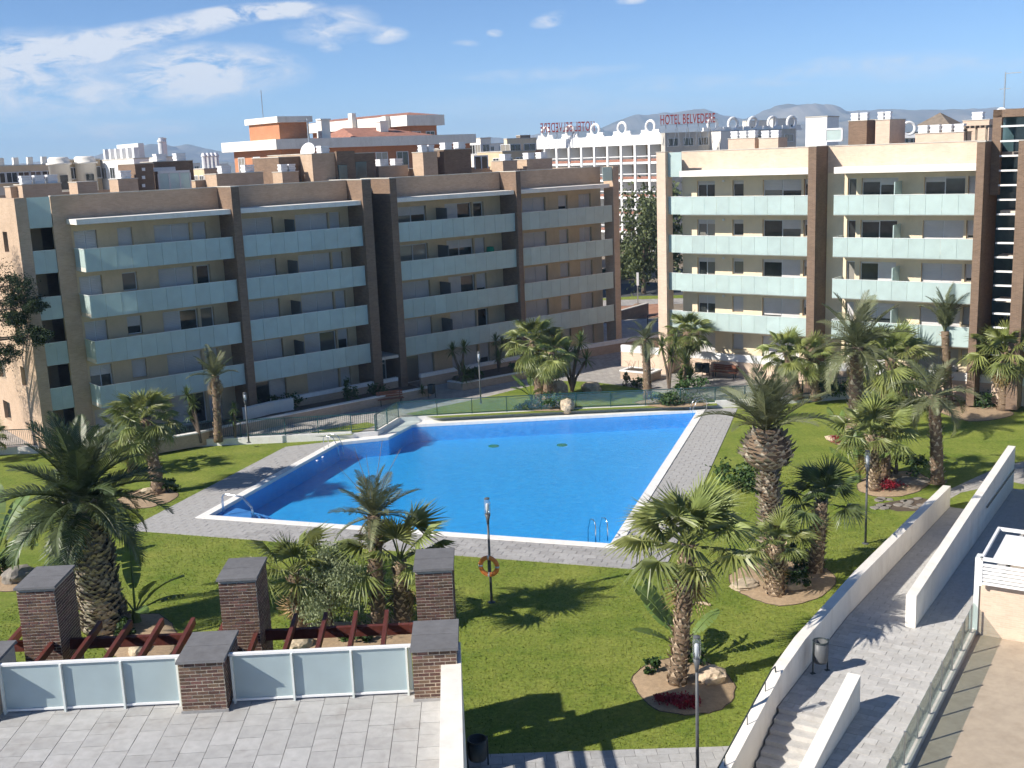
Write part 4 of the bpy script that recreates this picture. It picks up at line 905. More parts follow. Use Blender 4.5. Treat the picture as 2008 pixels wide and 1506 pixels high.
# ------------------------------------------------------------------ near terrace with brick piers, glass screens and pergola
TZ, CZ, PA = 4.85, 6.1, rad(1.6)
tp = [(-26,12),(-1.60,12),(-1.72,24.2),(-26,23.6)]
terr = struct('roof_terrace', MB().prism(tp, -.1, TZ-.03), M['joint'])
pave('roof_terrace', [[(-14.5,19.2),(-1.5,19.2),(-1.72,23.9),(-14.5,23.6)]], TZ, rad(91.6), .50, .545, .012, M['paver_warm'], 8, parent=terr)
pw = tag(obj('parapet_wall', MB().prism([(-1.86,24.05),(-1.42,24.02),(-.85,12),(-1.30,12)], -.1, 5.70), M['white']), 'broad white parapet wall edging the near terrace', 'wall')
PIERS = [((-12.15,23.42),TZ,'left cut-off brick pier of the near row beside the glass screen',0),((-7.05,23.50),TZ,'middle brick pier of the near row between the two glass screens',1),((-1.96,23.62),TZ,'right brick pier of the near row against the white parapet',1),
         ((-12.62,28.30),0,'left tall brick pier behind the pergola, below the big date palm',2),((-7.38,28.34),0,'middle tall brick pier behind the pergola',2),((-2.27,28.47),0,'right tall brick pier behind the pergola, beside the lamp with the lifebuoy',2)]
bl, bh, jt = .2425, .083, .021
bf = MB().box(0,bl-jt,-.007,.02,0,bh-jt).mesh('brick',M['brickpiece']); bf2 = MB().box(0,(bl-jt)/2,-.007,.02,0,bh-jt).mesh('brick',M['brickpiece'])
bs = MB().box(-.02,.007,0,.36-jt,0,bh-jt).mesh('brick',M['brickpiece']); bs2 = MB().box(-.02,.007,0,(.36-jt)/2,0,bh-jt).mesh('brick',M['brickpiece'])
rg = random.Random(12)
for (cx,cy),z0,lab,kind in PIERS:
    T = thing('brick_pier', lab, 'pier', (cx,cy,z0), PA, 'brick piers of the pergola terrace')
    hx, hy, H = .485, .725, CZ-.06-z0
    zb = 0 if z0 else 3.05
    obj('core', MB().box(-hx,hx,-hy,hy,zb-.0,H), M['mortar'], T)
    if zb: obj('shaft', MB().box(-hx-.012,hx+.012,-hy-.012,hy+.012,0,zb-.001), M['brick_brown'], T)
    n = int((H-zb-.02)/bh)
    for r in range(n):
        z = zb+.02+r*bh
        if kind == 0: continue
        def place(me, x, y): put('brick', me, T, loc=(x+rg.uniform(-.003,.003), y+rg.uniform(-.003,.002), z))
        if r%2 == 0:
            for k in range(4): place(bf, -hx+k*bl, -hy)
            for k in range(4): place(bs, hx, -hy+.005+k*.3625)
        else:
            place(bf2, -hx, -hy)
            for k in range(3): place(bf, -hx+bl/2+k*bl, -hy)
            place(bf2, -hx+bl*3.5, -hy)
            place(bs2, hx, -hy+.005)
            for k in range(3): place(bs, hx, -hy+.185+k*.3625)
            place(bs2, hx, -hy+.005+3.5*.3625)
    if z0: obj('plinth', MB().box(-hx-.03,hx+.03,-hy-.03,-hy+.02,0,.07), M['paver'], T)
    for k in (0,1):
        y0, y1 = (-.79,-.004) if k == 0 else (.004,.79); x = .535
        obj('cap_stone', MB().add([(-x,y0,H),(x,y0,H),(x,y1,H),(-x,y1,H),(-x+.01,y0+.01,H+.06),(x-.01,y0+.01,H+.06),(x-.01,y1-.003,H+.06),(-x+.01,y1-.003,H+.06)],[(3,2,1,0),(4,5,6,7),(0,1,5,4),(1,2,6,5),(2,3,7,6),(3,0,4,7)]), M['capstone'], T)
for xa, xb, y, lab in ((-11.62,-7.58,23.12,'frosted glass screen between the left and middle near piers'),(-6.52,-2.50,23.20,'frosted glass screen between the middle and right near piers')):
    T = thing('glass_screen', lab, 'balustrade', (xa,y,TZ), PA*.7, 'frosted screens on the near terrace'); w = xb-xa
    px = [.06, w*.345, w*.672, w-.09]
    for k in range(3): obj('glass_panel', MB().box(px[k]+.03,px[k+1]-.03,-.008,.008,.10,1.12), M['frost2'], T)
    obj('glass_panel', MB().box(px[3]+.03,w+.02,-.008,.008,.10,1.12), M['frost2'], T); 
    for p in px: obj('post', MB().box(p-.022,p+.022,-.09,.03,0,1.13), M['railcap'], T)
    obj('top_rail', MB().box(-.0,w+.02,-.05,.05,1.131,1.18), M['whitepaint'], T); obj('bottom_rail', MB().box(0,w+.02,-.035,.035,.05,.098), M['whitepaint'], T)
PG = thing('pergola', 'red-brown timber pergola between the rows of brick piers', 'pergola', (-7,26.4,4.0))
def pgo(name, a, b, w, h): o = Vector((-7,26.4,4.0)); return obj(name, MB().bar(Vector(a)-o, Vector(b)-o, w, h), M['wood'], PG)
for xa, xb in ((-18.0,-13.12),(-12.12,-7.88),(-6.88,-2.77)): pgo('beam', (xa,28.25+xa*.012+.1,4.2), (xb,28.25+xb*.012+.1,4.2), .13, .28)
pgo('ledger', (-18,24.62,4.2), (-1.75,24.78,4.2), .1, .26)
for px,py in ((-30,1256),(50,1250),(134,1234),(198,1231),(257,1228),(319,1226),(380,1223),(446,1220),(517,1215),(581,1213),(640,1210),(699,1208),(759,1205)):
    p = at(px,py,28.85); rj = rg.uniform(-.01,.01); pgo('rafter', (p.x,28.85,4.445+rj), (p.x+.225,24.66,4.445+rj), .105, .2)
# ------------------------------------------------------------------ ramp, stairs and private terrace on the right
RA = rad(57.6); RO = Vector((6.5,28.6)); rs_, rt_ = Vector((math.cos(RA),math.sin(RA))), Vector((math.sin(RA),-math.cos(RA)))
def rp(s, t): p = RO+rs_*s+rt_*t; return (p.x,p.y)
def zleft(s): return 1.2 if s < 7.5 else max(.04, 1.2-(s-7.5)*1.16/16.7)
def zright(s): return 1.2 if s < 8 else max(.25, 1.2-(s-8)*.95/19.5)
def rfloor(x, y):
    d = Vector((x,y))-RO; s, t = d.dot(rs_), d.dot(rt_); return zright(s) if t > 2.3 else zleft(s)
def rpoly(s0,s1,t0,t1): return [rp(s0,t0),rp(s1,t0),rp(s1,t1),rp(s0,t1)]
rb = MB()
for s0,s1,t0,t1 in ((.42,3,.3,4.05),(3,7.5,.3,2.19),(3,8,2.191,4.05),(7.5,24.2,.3,2.19),(8,27.6,2.49,4.05),(-6,.42,2.36,4.05)):
    n = max(1,int((s1-s0)/1.5))
    for k in range(n):
        a, b = s0+(s1-s0)*k/n, s0+(s1-s0)*(k+1)/n; q = rpoly(a,b,t0,t1)
        rb.add([(x,y,(zright(s) if t0>2.1 else zleft(s))-.022) for (x,y),s in zip(q,(a,b,b,a))],[(3,2,1,0)])
ramp = struct('ramp', rb, M['joint'])
pave('ramp', [rpoly(.45,7.47,.36,4.0),rpoly(7.47,24.1,.36,2.17),rpoly(7.47,27.5,2.51,4.0),rpoly(-6,.45,2.38,4.0)], 0, RA+rad(90), .55, .30, .010, M['paver_ramp'], 17, zf=rfloor, parent=ramp, near=(4,20))
def sloped_wall(name, label, prof, t0, t1, m, parent=None):
    """wall between t0 and t1; prof = (s, ztop, zbottom)"""
    mb = MB()
    for (sa,za,ba),(sb,zb_,bb) in zip(prof[:-1],prof[1:]):
        q = [rp(sa,t0),rp(sb,t0),rp(sb,t1),rp(sa,t1)]
        vs = [(*q[0],ba),(*q[1],bb),(*q[2],bb),(*q[3],ba),(*q[0],za),(*q[1],zb_),(*q[2],zb_),(*q[3],za)]
        mb.add(vs,[(0,1,2,3),(7,6,5,4),(4,5,1,0),(5,6,2,1),(6,7,3,2),(7,4,0,3)])
    return tag(obj(name, mb, m), label, 'wall')
sloped_wall('ramp_wall', 'long white wall between the lawn and the ramp, stepping down beside the stairs', [(-5.5,.55,-.1),(.9,2.05,-.1),(3,2.2,-.1),(9.3,2.02,-.1),(18,1.46,-.1),(24.2,1.02,-.1)], 0, .33, M['white'])
sloped_wall('ramp_wall', 'tall white dividing wall in the middle of the ramps', [(7.47,2.28,.2),(18,2.32,.0),(27.55,2.30,-.1)], 2.18, 2.5, M['white'])
sloped_wall('ramp_wall', 'short white stair wall in the lower right foreground', [(-6,.9,-.1),(-4,1.35,-.1),(1.42,2.2,-.1)], 2.02, 2.37, M['white'])
stt = thing('garden_stairs', 'pale stone stairs going down beside the white ramp wall', 'stairs', (*rp(.42,1.2),0), RA)
for k in range(8):
    z1 = 1.2-.145*(k+1); s1 = -.36*k; obj('step', MB().box(s1-.36,s1-.002,-.84,.80,-.08-.002*k,z1), M['paver_ramp'], stt)
obj('landing_edge', MB().box(0,.04,-.84,.80,-.08,1.19), M['paver_warm'], stt)
hr = thing('stair_handrail', 'dark thin handrail fixed along the stair part of the white ramp wall', 'handrail', (*rp(0,.16),0), RA)
def wtop(s): return .55+(s+5.5)*(1.5/6.4) if s < .9 else 2.05+(s-.9)*.15/2.1
obj('rail', MB().tube([(-5.2,0,wtop(-5.2)+.30),(-2.2,0,wtop(-2.2)+.30),(.5,0,wtop(.5)+.30),(.8,0,wtop(.8)+.2),(.85,0,wtop(.85))],.022,6), M['darkmetal'], hr)
for s in (-4.6,-3.0,-1.4,.0): obj('bracket', MB().tube([(s,0,wtop(s)-.01),(s,0,wtop(s)+.29)],.014,5), M['darkmetal'], hr)
hr = thing('ramp_handrail', 'short dark handrail on the far end of the dividing ramp wall', 'handrail', (*rp(20,2.56),0), RA)
obj('rail', MB().tube([(0,0,1.55),(7.3,0,1.25)],.03,6), M['darkmetal'], hr)
for k in range(5): obj('bracket', MB().tube([(.2+1.7*k,0,1.53-.07*k),(.2+1.7*k,.06,1.48-.07*k)],.02,5), M['darkmetal'], hr)
# glass balustrade and private terrace
struct('private_terrace', MB().add([(*p,1.19) for p in (rp(-8,4.28),rp(-8,14),rp(30,14),rp(30,4.28))],[(0,1,2,3)]), mat('beige_floor_tile', (.42,.345,.26), .8, .1, 3, stain=.3))
up_ = MB(); up_.prism(rpoly(-6,9.2,4.06,4.27), .0, 1.36); ub = tag(obj('upstand', up_, M['concrete']), 'low grey kerb carrying the glass balustrade beside the path', 'kerb')
gb = thing('glass_balustrade', 'glass balustrade with steel posts along the right side of the path', 'balustrade', (*rp(0,4.16),1.36), RA)
for k in range(10):
    s = 8.97-1.46*k
    if s < -5.5: break
    obj('post', MB().tube([(s,0,0),(s,0,.92)],.028,6), M['metal'], gb); obj('glass_panel', MB().box(s-1.42,s-.04,-.006,.006,.06,.88), M['fenceglass'], gb)
bw_ = thing('partition_wall', 'beige brick partition wall below the white louvred awning at the right edge', 'wall', (*rp(7.9,4.3),1.19), RA)
obj('wall', MB().box(0,.3,-6.5,0,0,1.75), M['brick_pink'], bw_); obj('end_post', MB().box(-.06,.36,.01,.16,0,2.55), M['railcap'], bw_)
lv = thing('louvred_awning', 'white louvred awning frame at the right edge', 'awning', (*rp(7.6,4.32),3.75), RA)
for k in range(6): obj('louvre', MB().box(.02,.08,-6.4,-.08,-.78+.12*k,-.70+.12*k), M['whitepaint'], lv)
obj('frame', MB().box(0,.1,-.08,0,-.82,.1).box(0,3.2,-.08,0,.0,.1).box(0,.1,-6.5,-.081,-.0,.1).box(3.1,3.2,-6.5,-.081,.0,.1), M['whitepaint'], lv)
for k in range(1,5): obj('cross_bar', MB().box(.1,3.1,-1.6*k-.05,-1.6*k+.05,-.02,.08), M['whitepaint'], lv)
obj('panel', MB().box(.35,2.9,-6.3,-.3,-.06,-.03), M['whitepaint'], lv)
# path along the bottom of the lawn
q = [gp(880,1483),gp(1460,1464),gp(1520,1600),gp(880,1640)]
pave('lower_path', [[tuple(p[:2]) for p in q]], .03, rad(2), .62, .40, .012, M['paver_warm'], 23)
# stepping stones at the foot of the ramp
stp = struct('stepping_path', sheet(xy([(1712,990),(1800,975),(1850,985),(1830,1002),(1760,1003)]), [], .006), M['soil'])
rg = random.Random(4)
for k in range(26):
    p = gp(1715+rg.random()*120, 978+rg.random()*22); r = .16+.1*rg.random()
    obj('stone', MB().prism([(math.cos(a_)*r*rg.uniform(.8,1.2),math.sin(a_)*r*rg.uniform(.7,1.1)) for a_ in [2*math.pi*i/7 for i in range(7)]],0,.045), M['rockgrey'], stp, loc=(p.x,p.y,.0))
struct('garden_path', sheet(xy([(1835,972),(1850,985),(1885,966),(1985,945),(2008,950),(2008,905),(1960,915),(1905,940)]), [], .008), M['plaza'])
# ------------------------------------------------------------------ palms
def fan_mesh(name, m, seed, pet=.95, R=.95, nseg=30, spread=115, droop=.35, fold=.09, arch=.15):
    """fan leaf: petiole along +X, then a pleated blade whose tips hang"""
    r = random.Random(seed); mb = MB()
    pp = [Vector((pet*k/4,0,-arch*(k/4)**2)) for k in range(5)]
    mb.tube(pp,[.030,.026,.022,.018,.016],5)
    hub = pp[-1]; td = (pp[-1]-pp[-2]).normalized()
    side = Vector((0,1,0)); up = td.cross(side)*-1; up = Vector((-td.z,0,td.x))
    ang = [rad(-spread+2*spread*k/nseg) for k in range(nseg+1)]
    def pt(a, rad_, dz): return hub+(td*math.cos(a)+side*math.sin(a))*rad_+up*dz
    base = len(mb.v); mb.v.append(tuple(hub))
    inner = []; 
    for k,a in enumerate(ang):
        f = 1-.25*abs(a)/rad(spread); z = (fold if k%2 else -fold)*.5
        mb.v.append(tuple(pt(a,R*.42*f,z*1.0+.05-.10*abs(a)/2))); inner.append(len(mb.v)-1)
    for k in range(nseg):
        a = (ang[k]+ang[k+1])/2; f = (1-.22*abs(a)/rad(spread))*r.uniform(.88,1.06)
        d = droop*r.uniform(.5,1.5)
        am = a+r.uniform(-.03,.03); w = rad(spread)/nseg*.42
        m1 = pt(am-w,R*.76*f,-.02-d*.16-.10*abs(a)/2); m2 = pt(am+w,R*.76*f,-.02-d*.16-.10*abs(a)/2)
        tip = pt(am+r.uniform(-.05,.05),R*1.06*f,-d*.55-.10*abs(a)/2)
        i = len(mb.v); mb.v += [tuple(m1),tuple(m2),tuple(tip)]
        mb.f += [(base,inner[k],inner[k+1]),(inner[k],i,i+1,inner[k+1]),(i,i+2,i+1)]
    return mb.mesh(name, m)
def feather_mesh(name, m, seed, Ln=1.0, n=34, wid=.26, bend=1.1, vee=.35, lw=.022, twist=0.0):
    """feather leaf: arching rachis along +X with leaflets on both sides"""
    r = random.Random(seed); mb = MB(); pts = []; p = Vector((0,0,0)); K = 14
    for k in range(K+1):
        s = k/K; a = -bend*s**1.6; pts.append((p.copy(),Vector((math.cos(a),0,math.sin(a))))); p = p+Vector((math.cos(a),0,math.sin(a)))*(Ln/K)
    mb.tube([q[0] for q in pts],[.016*(1-.85*k/K)*Ln**.5 for k in range(K+1)],4)
    def on(s): 
        f = s*K; i = min(int(f),K-1); return pts[i][0].lerp(pts[i+1][0],f-i), pts[i][1]
    for k in range(n):
        s = .13+.86*k/(n-1); c, t = on(s); up = Vector((-t.z,0,t.x))
        ln = wid*Ln*(math.sin(math.pi*min(1,(s*.86+.16)))**.7)*r.uniform(.85,1.1)+.02
        for sd in (-1,1):
            fw = .45+.55*s
            d = (t*fw+Vector((0,sd,0))*(1.05-.35*s)+up*(vee*r.uniform(.6,1.3))).normalized()
            wv = t*lw*Ln; mid = c+d*ln*.55; tip = c+d*ln+Vector((0,0,-.22*ln*r.uniform(.3,1.4)))
            i = len(mb.v); mb.v += [tuple(c-wv*.35),tuple(c+wv*.35),tuple(mid+wv*.5),tuple(mid-wv*.5),tuple(tip)]
            mb.f += [(i,i+1,i+2,i+3),(i+3,i+2,i+4)]
    return mb.mesh(name, m)
FAN = {}
for key in ('fan','fandark','drypalm'):
    FAN[key] = [fan_mesh('frond', M[key], 40+k, droop=.2+.14*k, arch=.04+.07*k, spread=(100,112,120,125)[k], pet=(.8,.95,1.0,.95)[k]) for k in range(4)]
FEA = {}
for key, bn, wd, nn in (('feather',(.5,1.0,1.5),.24,40),('feathergrey',(.5,1.0,1.6),.25,34),('drypalm',(1.0,1.6,2.0),.2,24),('yucca',(.3,.7,1.1),.16,22)):
    FEA[key] = [feather_mesh('frond', M[key], 70+k, 1.0, nn, wd, bn[k]) for k in range(3)]
def frond(T, me, loc, az, el, sc, roll=0.0):
    put('frond', me, T, mtx=Matrix.Translation(loc) @ Matrix.Rotation(az,4,'Z') @ Matrix.Rotation(-el,4,'Y') @ Matrix.Rotation(roll,4,'X') @ Matrix.Diagonal((sc,sc,sc,1)))
def trunk(T, top, r0, r1, m, mb_m, seed, scales=120, flare=1.25, bulge=None, zs=0.0, sz=1.0, stick=.6):
    r = random.Random(seed); top = Vector(top); H = top.length; K = 9; pts, rs = [], []
    for k in range(K+1):
        s = k/K; pts.append(top*s+Vector((math.sin(s*3)*.04*H*.2,0,0))*(1-s)); q = r0+(r1-r0)*s
        if k == 0: q *= flare
        q *= r.uniform(.96,1.05); rs.append(q)
    if bulge:
        b0, b1, br = bulge
        pts = [top*s for s in (0,.08,.3,.5,b0-.02,b0+.02,(b0+b1)/2,b1,1.0)]; rs = [r0*flare,r0,r0*.95,r1,r1,br*.8,br,br*.92,br*.45]
    obj('trunk', MB().tube(pts, rs, 14), m, T, True)
    if scales:
        mb = MB(); 
        def rad_at(s):
            ss = [p.length/H for p in pts]
            for a in range(len(ss)-1):
                if ss[a] <= s <= ss[a+1]+1e-6: return rs[a]+(rs[a+1]-rs[a])*(s-ss[a])/max(1e-6,ss[a+1]-ss[a])
            return rs[-1]
        for k in range(scales):
            s = zs+(1-zs)*(k+.5)/scales; s = min(.985,max(.01,s)); a = k*2.39996; R = rad_at(s); c = top*s
            o = Vector((math.cos(a),math.sin(a),0)); tg = Vector((-o.y,o.x,0)); w = .10*sz*r.uniform(.6,1.2)*(R/.25)**.5; hh = .15*sz*r.uniform(.6,1.4); out = .10*sz*r.uniform(.2,1.4)*stick/.6
            b = c+o*R*.95; i = len(mb.v)
            mb.v += [tuple(b-tg*w+Vector((0,0,-.02))),tuple(b+tg*w+Vector((0,0,-.02))),tuple(b+o*(out+.02)+Vector((0,0,hh*.55))-tg*w*.55),tuple(b+o*(out+.02)+Vector((0,0,hh*.55))+tg*w*.55),tuple(b+o*out*1.5+Vector((0,0,hh*1.1)))]
            mb.f += [(i,i+1,i+3,i+2),(i+2,i+3,i+4)]
        tag(obj('leaf_bases', mb, mb_m, T), kind='stuff')
def place(bpx, cpx, z0=0.0):
    B = gp(*bpx, z0); C = at(*cpx, B.y); return B, Vector((C.x-B.x, 0, C.z-B.z))
def px_len(B, px): return px/FPX*(B.y*math.cos(PITCH)+ (EYE-B.z)*math.sin(PITCH))
def fan_palm(label, bpx, cpx, crown_px, n=26, z0=0.0, key='fan', tr=14, seed=1, top_bias=0.0, scales=110, dry=2, low=-38, high=82, flare=1.25):
    B, top = place(bpx, cpx, z0); r = random.Random(seed); R = px_len(B,crown_px); rt = px_len(B,tr)
    T = thing('fan_palm', label, 'palm tree', B, 0, 'fan palms in the garden')
    trunk(T, top, rt, rt*.82, M['trunk'], M['boot'], seed, scales, flare)
    sc = R/1.72
    for k in range(n):
        f = (k+.5)/n; el = rad(high+(low-high)*f**.85+r.uniform(-8,8)); a = k*2.39996+r.uniform(-.25,.25)
        v = 0 if f < .25 else (1 if f < .55 else (2 if f < .8 else 3))
        frond(T, FAN[key][v], top+Vector((0,0,-.12*sc*f)), a, el+rad(top_bias), sc*r.uniform(.82,1.08)*(1.0 if f > .12 else .85), r.uniform(-.35,.35))
    for k in range(dry): frond(T, FAN['drypalm'][3], top+Vector((0,0,-.25*sc)), r.uniform(0,6.28), rad(r.uniform(-78,-50)), sc*.75)
    return T
def feather_palm(label, bpx, cpx, crown_px, n=30, z0=0.0, key='feather', tr=14, seed=1, low=-25, high=85, m=('trunkdark','bootpale'), scales=160, bulge=None, dry=3, sz=1.0, name='date_palm', flare=1.15, az0=None, stick=.6, droop=0):
    B, top = place(bpx, cpx, z0); r = random.Random(seed); R = px_len(B,crown_px); rt = px_len(B,tr)
    T = thing(name, label, 'palm tree', B, 0, 'feather palms in the garden')
    trunk(T, top, rt, rt*.9, M[m[0]], M[m[1]], seed, scales, flare, bulge, 0, sz, stick)
    for k in range(n):
        f = (k+.5)/n; el = rad(high+(low-high)*f**.9+r.uniform(-7,7)); a = k*2.39996+r.uniform(-.2,.2)
        v = max(0, min(2, (0 if f < .3 else (1 if f < .7 else 2))+droop))
        frond(T, FEA[key][v], top+Vector((0,0,-.03*R*f)), a, el, R*r.uniform(.85,1.1), r.uniform(-.3,.3))
    for k in range(dry): frond(T, FEA['drypalm'][2], top+Vector((0,0,-.05*R)), r.uniform(0,6.28), rad(r.uniform(-60,-30)), R*.7)
    return T
# the big date palm on the left
feather_palm('massive date palm with scaly thick trunk on the left lawn', (208,1232), (158,980), 172, 50, key='feather', tr=36, seed=4, low=-26, high=84, scales=900, dry=4, sz=1.55, flare=1.2)
fan_palm('fan palm leaning left beside the pool deck on the left', (312,968), (285,818), 78, 34, tr=12, seed=6, low=-48, scales=120)
fan_palm('small bushy fan palm tucked left of the leaning fan palm', (262,925), (246,850), 70, 22, tr=10, seed=7, low=-50, scales=30)
feather_palm('slim yellowish palm with ragged upright leaves by the barred fence', (428,866), (422,738), 62, 16, z0=.3, key='feathergrey', tr=8, seed=8, low=15, high=88, m=('trunk','boot'), scales=70, dry=8, name='feather_palm', droop=-1)
# group behind the pergola
fan_palm('short fan palm left of the weeping tree behind the pergola', (588,1235), (576,1122), 118, 14, tr=13, seed=11, low=0, scales=60)
rag = feather_palm('ragged feather palm with upright leaves in front of the pool', (742,1240), (733,1010), 105, 18, key='feathergrey', tr=14, seed=12, low=-8, high=88, m=('trunk','boot'), scales=130, dry=7, name='feather_palm', stick=.8, droop=-1)
fan_palm('fan palm right of the ragged feather palm behind the pergola', (788,1235), (784,1098), 128, 14, tr=15, seed=13, low=4, scales=120, high=86)
stk_ = MB(); rg_ = random.Random(77)
for dx,dz in ((-1.1,1.5),(-.55,2.1),(-.15,1.9),(.45,2.3),(1.05,2.0)):
    tp_ = at(733,1010,rag.location.y)-rag.location; stk_.tube([tp_,tp_+Vector((dx*.4,.1,dz*.6)),tp_+Vector((dx,.15,dz*1.15))],[.014,.011,.006],4)
obj('flower_stalks', stk_, M['drypalm'], rag)
# right-hand lawn
fan_palm('large fan palm with stubbly trunk in its own sand bed at the lower right', (1328,1342), (1349,1066), 150, 24, key='fan', tr=16, seed=14, low=6, scales=260, dry=1)
feather_palm('tall date palm with a pineapple-shaped crown base', (1516,1135), (1503,842), 138, 22, key='feathergrey', tr=16, seed=15, low=20, high=84, m=('trunk','bootpale'), scales=620, bulge=(.76,.90,px_len(gp(1516,1135),45)), dry=0, sz=1.25, stick=.9, droop=-1)
fan_palm('low fan palm right in front of the pineapple palm', (1522,1166), (1522,1068), 82, 15, tr=16, seed=16, low=0, scales=150)
fan_palm('dark fan palm leaning right beside the white ramp wall', (1598,1122), (1612,982), 102, 15, key='fandark', tr=14, seed=17, low=-2, scales=140)
fan_palm('fan palm in the flower bed in the middle of the right lawn', (1716,962), (1708,852), 92, 20, tr=12, seed=18, low=-2, scales=150)
fan_palm('second slender fan palm just behind the flower bed palm', (1737,935), (1735,812), 70, 12, tr=10, seed=19, low=-15, scales=80)
feather_palm('date palm with spreading grey leaves behind the flower bed', (1672,872), (1682,680), 108, 28, key='feathergrey', tr=13, seed=20, low=-28, high=86, m=('trunk','bootpale'), scales=140, sz=1.3)
fan_palm('fan palm crown standing before the right-hand balconies', (1738,800), (1748,702), 92, 24, key='fan', tr=13, seed=21, low=-25, z0=.0, scales=60)
feather_palm('slender tall feather palm with drooping leaves on the right lawn', (1838,948), (1832,775), 98, 15, key='feathergrey', tr=12, seed=22, low=-45, high=80, m=('trunk','bootpale'), scales=110, dry=0, name='feather_palm', droop=1)
feather_palm('thin upright palm rising like a brush before the right balconies', (1860,795), (1853,650), 92, 10, key='feathergrey', tr=8, seed=23, low=70, high=88, m=('trunk','boot'), scales=60, dry=0, name='feather_palm')
fan_palm('fan palm at the right edge of the picture', (1968,805), (1971,690), 78, 24, tr=11, seed=24, low=-15, scales=60)
fan_palm('left one of the two fan palms before the right block', (1566,782), (1542,688), 62, 22, z0=.3, tr=9, seed=25, low=-35, scales=50)
fan_palm('right one of the two fan palms before the right block', (1600,784), (1590,698), 56, 22, z0=.3, tr=9, seed=26, low=-35, scales=50)
# plaza island
fan_palm('left trunk of the twin fan palms on the green island', (1060,786), (1046,668), 66, 30, z0=.3, tr=10, seed=27, low=-65, scales=70)
fan_palm('right trunk of the twin fan palms on the green island', (1072,790), (1080,690), 60, 28, z0=.3, tr=10, seed=28, low=-60, scales=70)
feather_palm('single feather palm with hanging dry leaves on the green island', (1270,782), (1266,665), 50, 18, z0=.3, key='feathergrey', tr=8, seed=29, low=-30, high=80, m=('trunk','boot'), scales=60, dry=4, name='feather_palm', droop=1)
fan_palm('fan palm by the plaza planter, near the corner of the sunlit block', (1342,748), (1348,650), 56, 28, z0=.3, tr=9, seed=30, low=-50, scales=40)
fan_palm('fan palm peeping in at the left edge beyond the kerb', (-18,905), (-22,850), 44, 18, tr=9, seed=31, low=-30, scales=20)
# ------------------------------------------------------------------ yuccas and dracaenas: stems with spiky heads
SP = []
for k in range(3):
    r = random.Random(90+k); mb = MB()
    for i in range(52):
        a = i*2.39996; el = rad(85-130*((i+.5)/52)**1.1+r.uniform(-8,8)); d = Vector((math.cos(a)*math.cos(el),math.sin(a)*math.cos(el),math.sin(el))); tg = Vector((-math.sin(a),math.cos(a),0)); ln = r.uniform(.8,1.05); w = .045
        m_ = d*ln*.55; t_ = d*ln+Vector((0,0,-.18*ln*r.uniform(.2,1.4)*math.cos(el))); j = len(mb.v)
        mb.v += [tuple(-tg*w*.6),tuple(tg*w*.6),tuple(m_+tg*w),tuple(m_-tg*w),tuple(t_)]; mb.f += [(j,j+1,j+2,j+3),(j+3,j+2,j+4)]
    SP.append(mb.mesh('leaf_head', M['yucca']))
def yucca(label, bpx, heads, z0=.3, seed=1, tr=4):
    B = gp(*bpx,z0); T = thing('yucca', label, 'yucca', B, 0, 'yuccas and dracaenas')
    r = random.Random(seed); st = MB(); rt = px_len(B,tr)
    for hx,hy,hr_ in heads:
        C = at(hx,hy,B.y); v = Vector((C.x-B.x,r.uniform(-.3,.3),C.z-z0)); st.tube([(0,0,0),(v.x*.3,v.y*.3,v.z*.45),v],[rt,rt*.8,rt*.7],6)
        put('leaf_head', SP[r.randrange(3)], T, loc=v, rot=(0,0,r.uniform(0,6)), scale=px_len(B,hr_))
    obj('stems', st, M['bark'], T)
yucca('branched yucca in the near end of the brick planter', (905,752), [(887,690,24),(910,682,22),(908,735,32)], .75, 2, 3)
yucca('tall yucca behind the planter by the shaded block', (978,728), [(972,668,20),(985,672,18),(977,700,22)], .75, 3, 3)
yucca('many-stemmed dracaena on the island, right of the twin palms', (1122,768), [(1112,690,30),(1138,672,30),(1150,705,26),(1100,712,26),(1128,700,28)], .3, 4, 3)
yucca('dark dracaena cluster left of the sunlit block corner palm', (1312,762), [(1298,682,30),(1318,700,28),(1325,672,24)], .3, 5, 3)
yucca('bushy yucca at the foot of the corner palm', (1346,765), [(1345,715,34),(1352,740,36),(1336,748,30)], .3, 6, 4)
yucca('slim yucca between the leaning palm and the yellowish palm', (394,868), [(368,775,24),(382,790,24),(372,815,20)], .3, 7, 3)
yucca('low yucca right of the yellowish palm by the fence', (462,862), [(460,800,18),(456,822,24)], .3, 8, 3)
yucca('small yucca in the bed below the balconies', (505,800), [(503,782,14)], .6, 9, 2)
yucca('grassy yucca in the flower bed on the right lawn', (1758,930), [(1758,893,24),(1740,910,22)], 0, 10, 4)
yucca('small agave at the end of the path wall by the bin', (828,772), [(828,766,15)], .6, 11, 2)
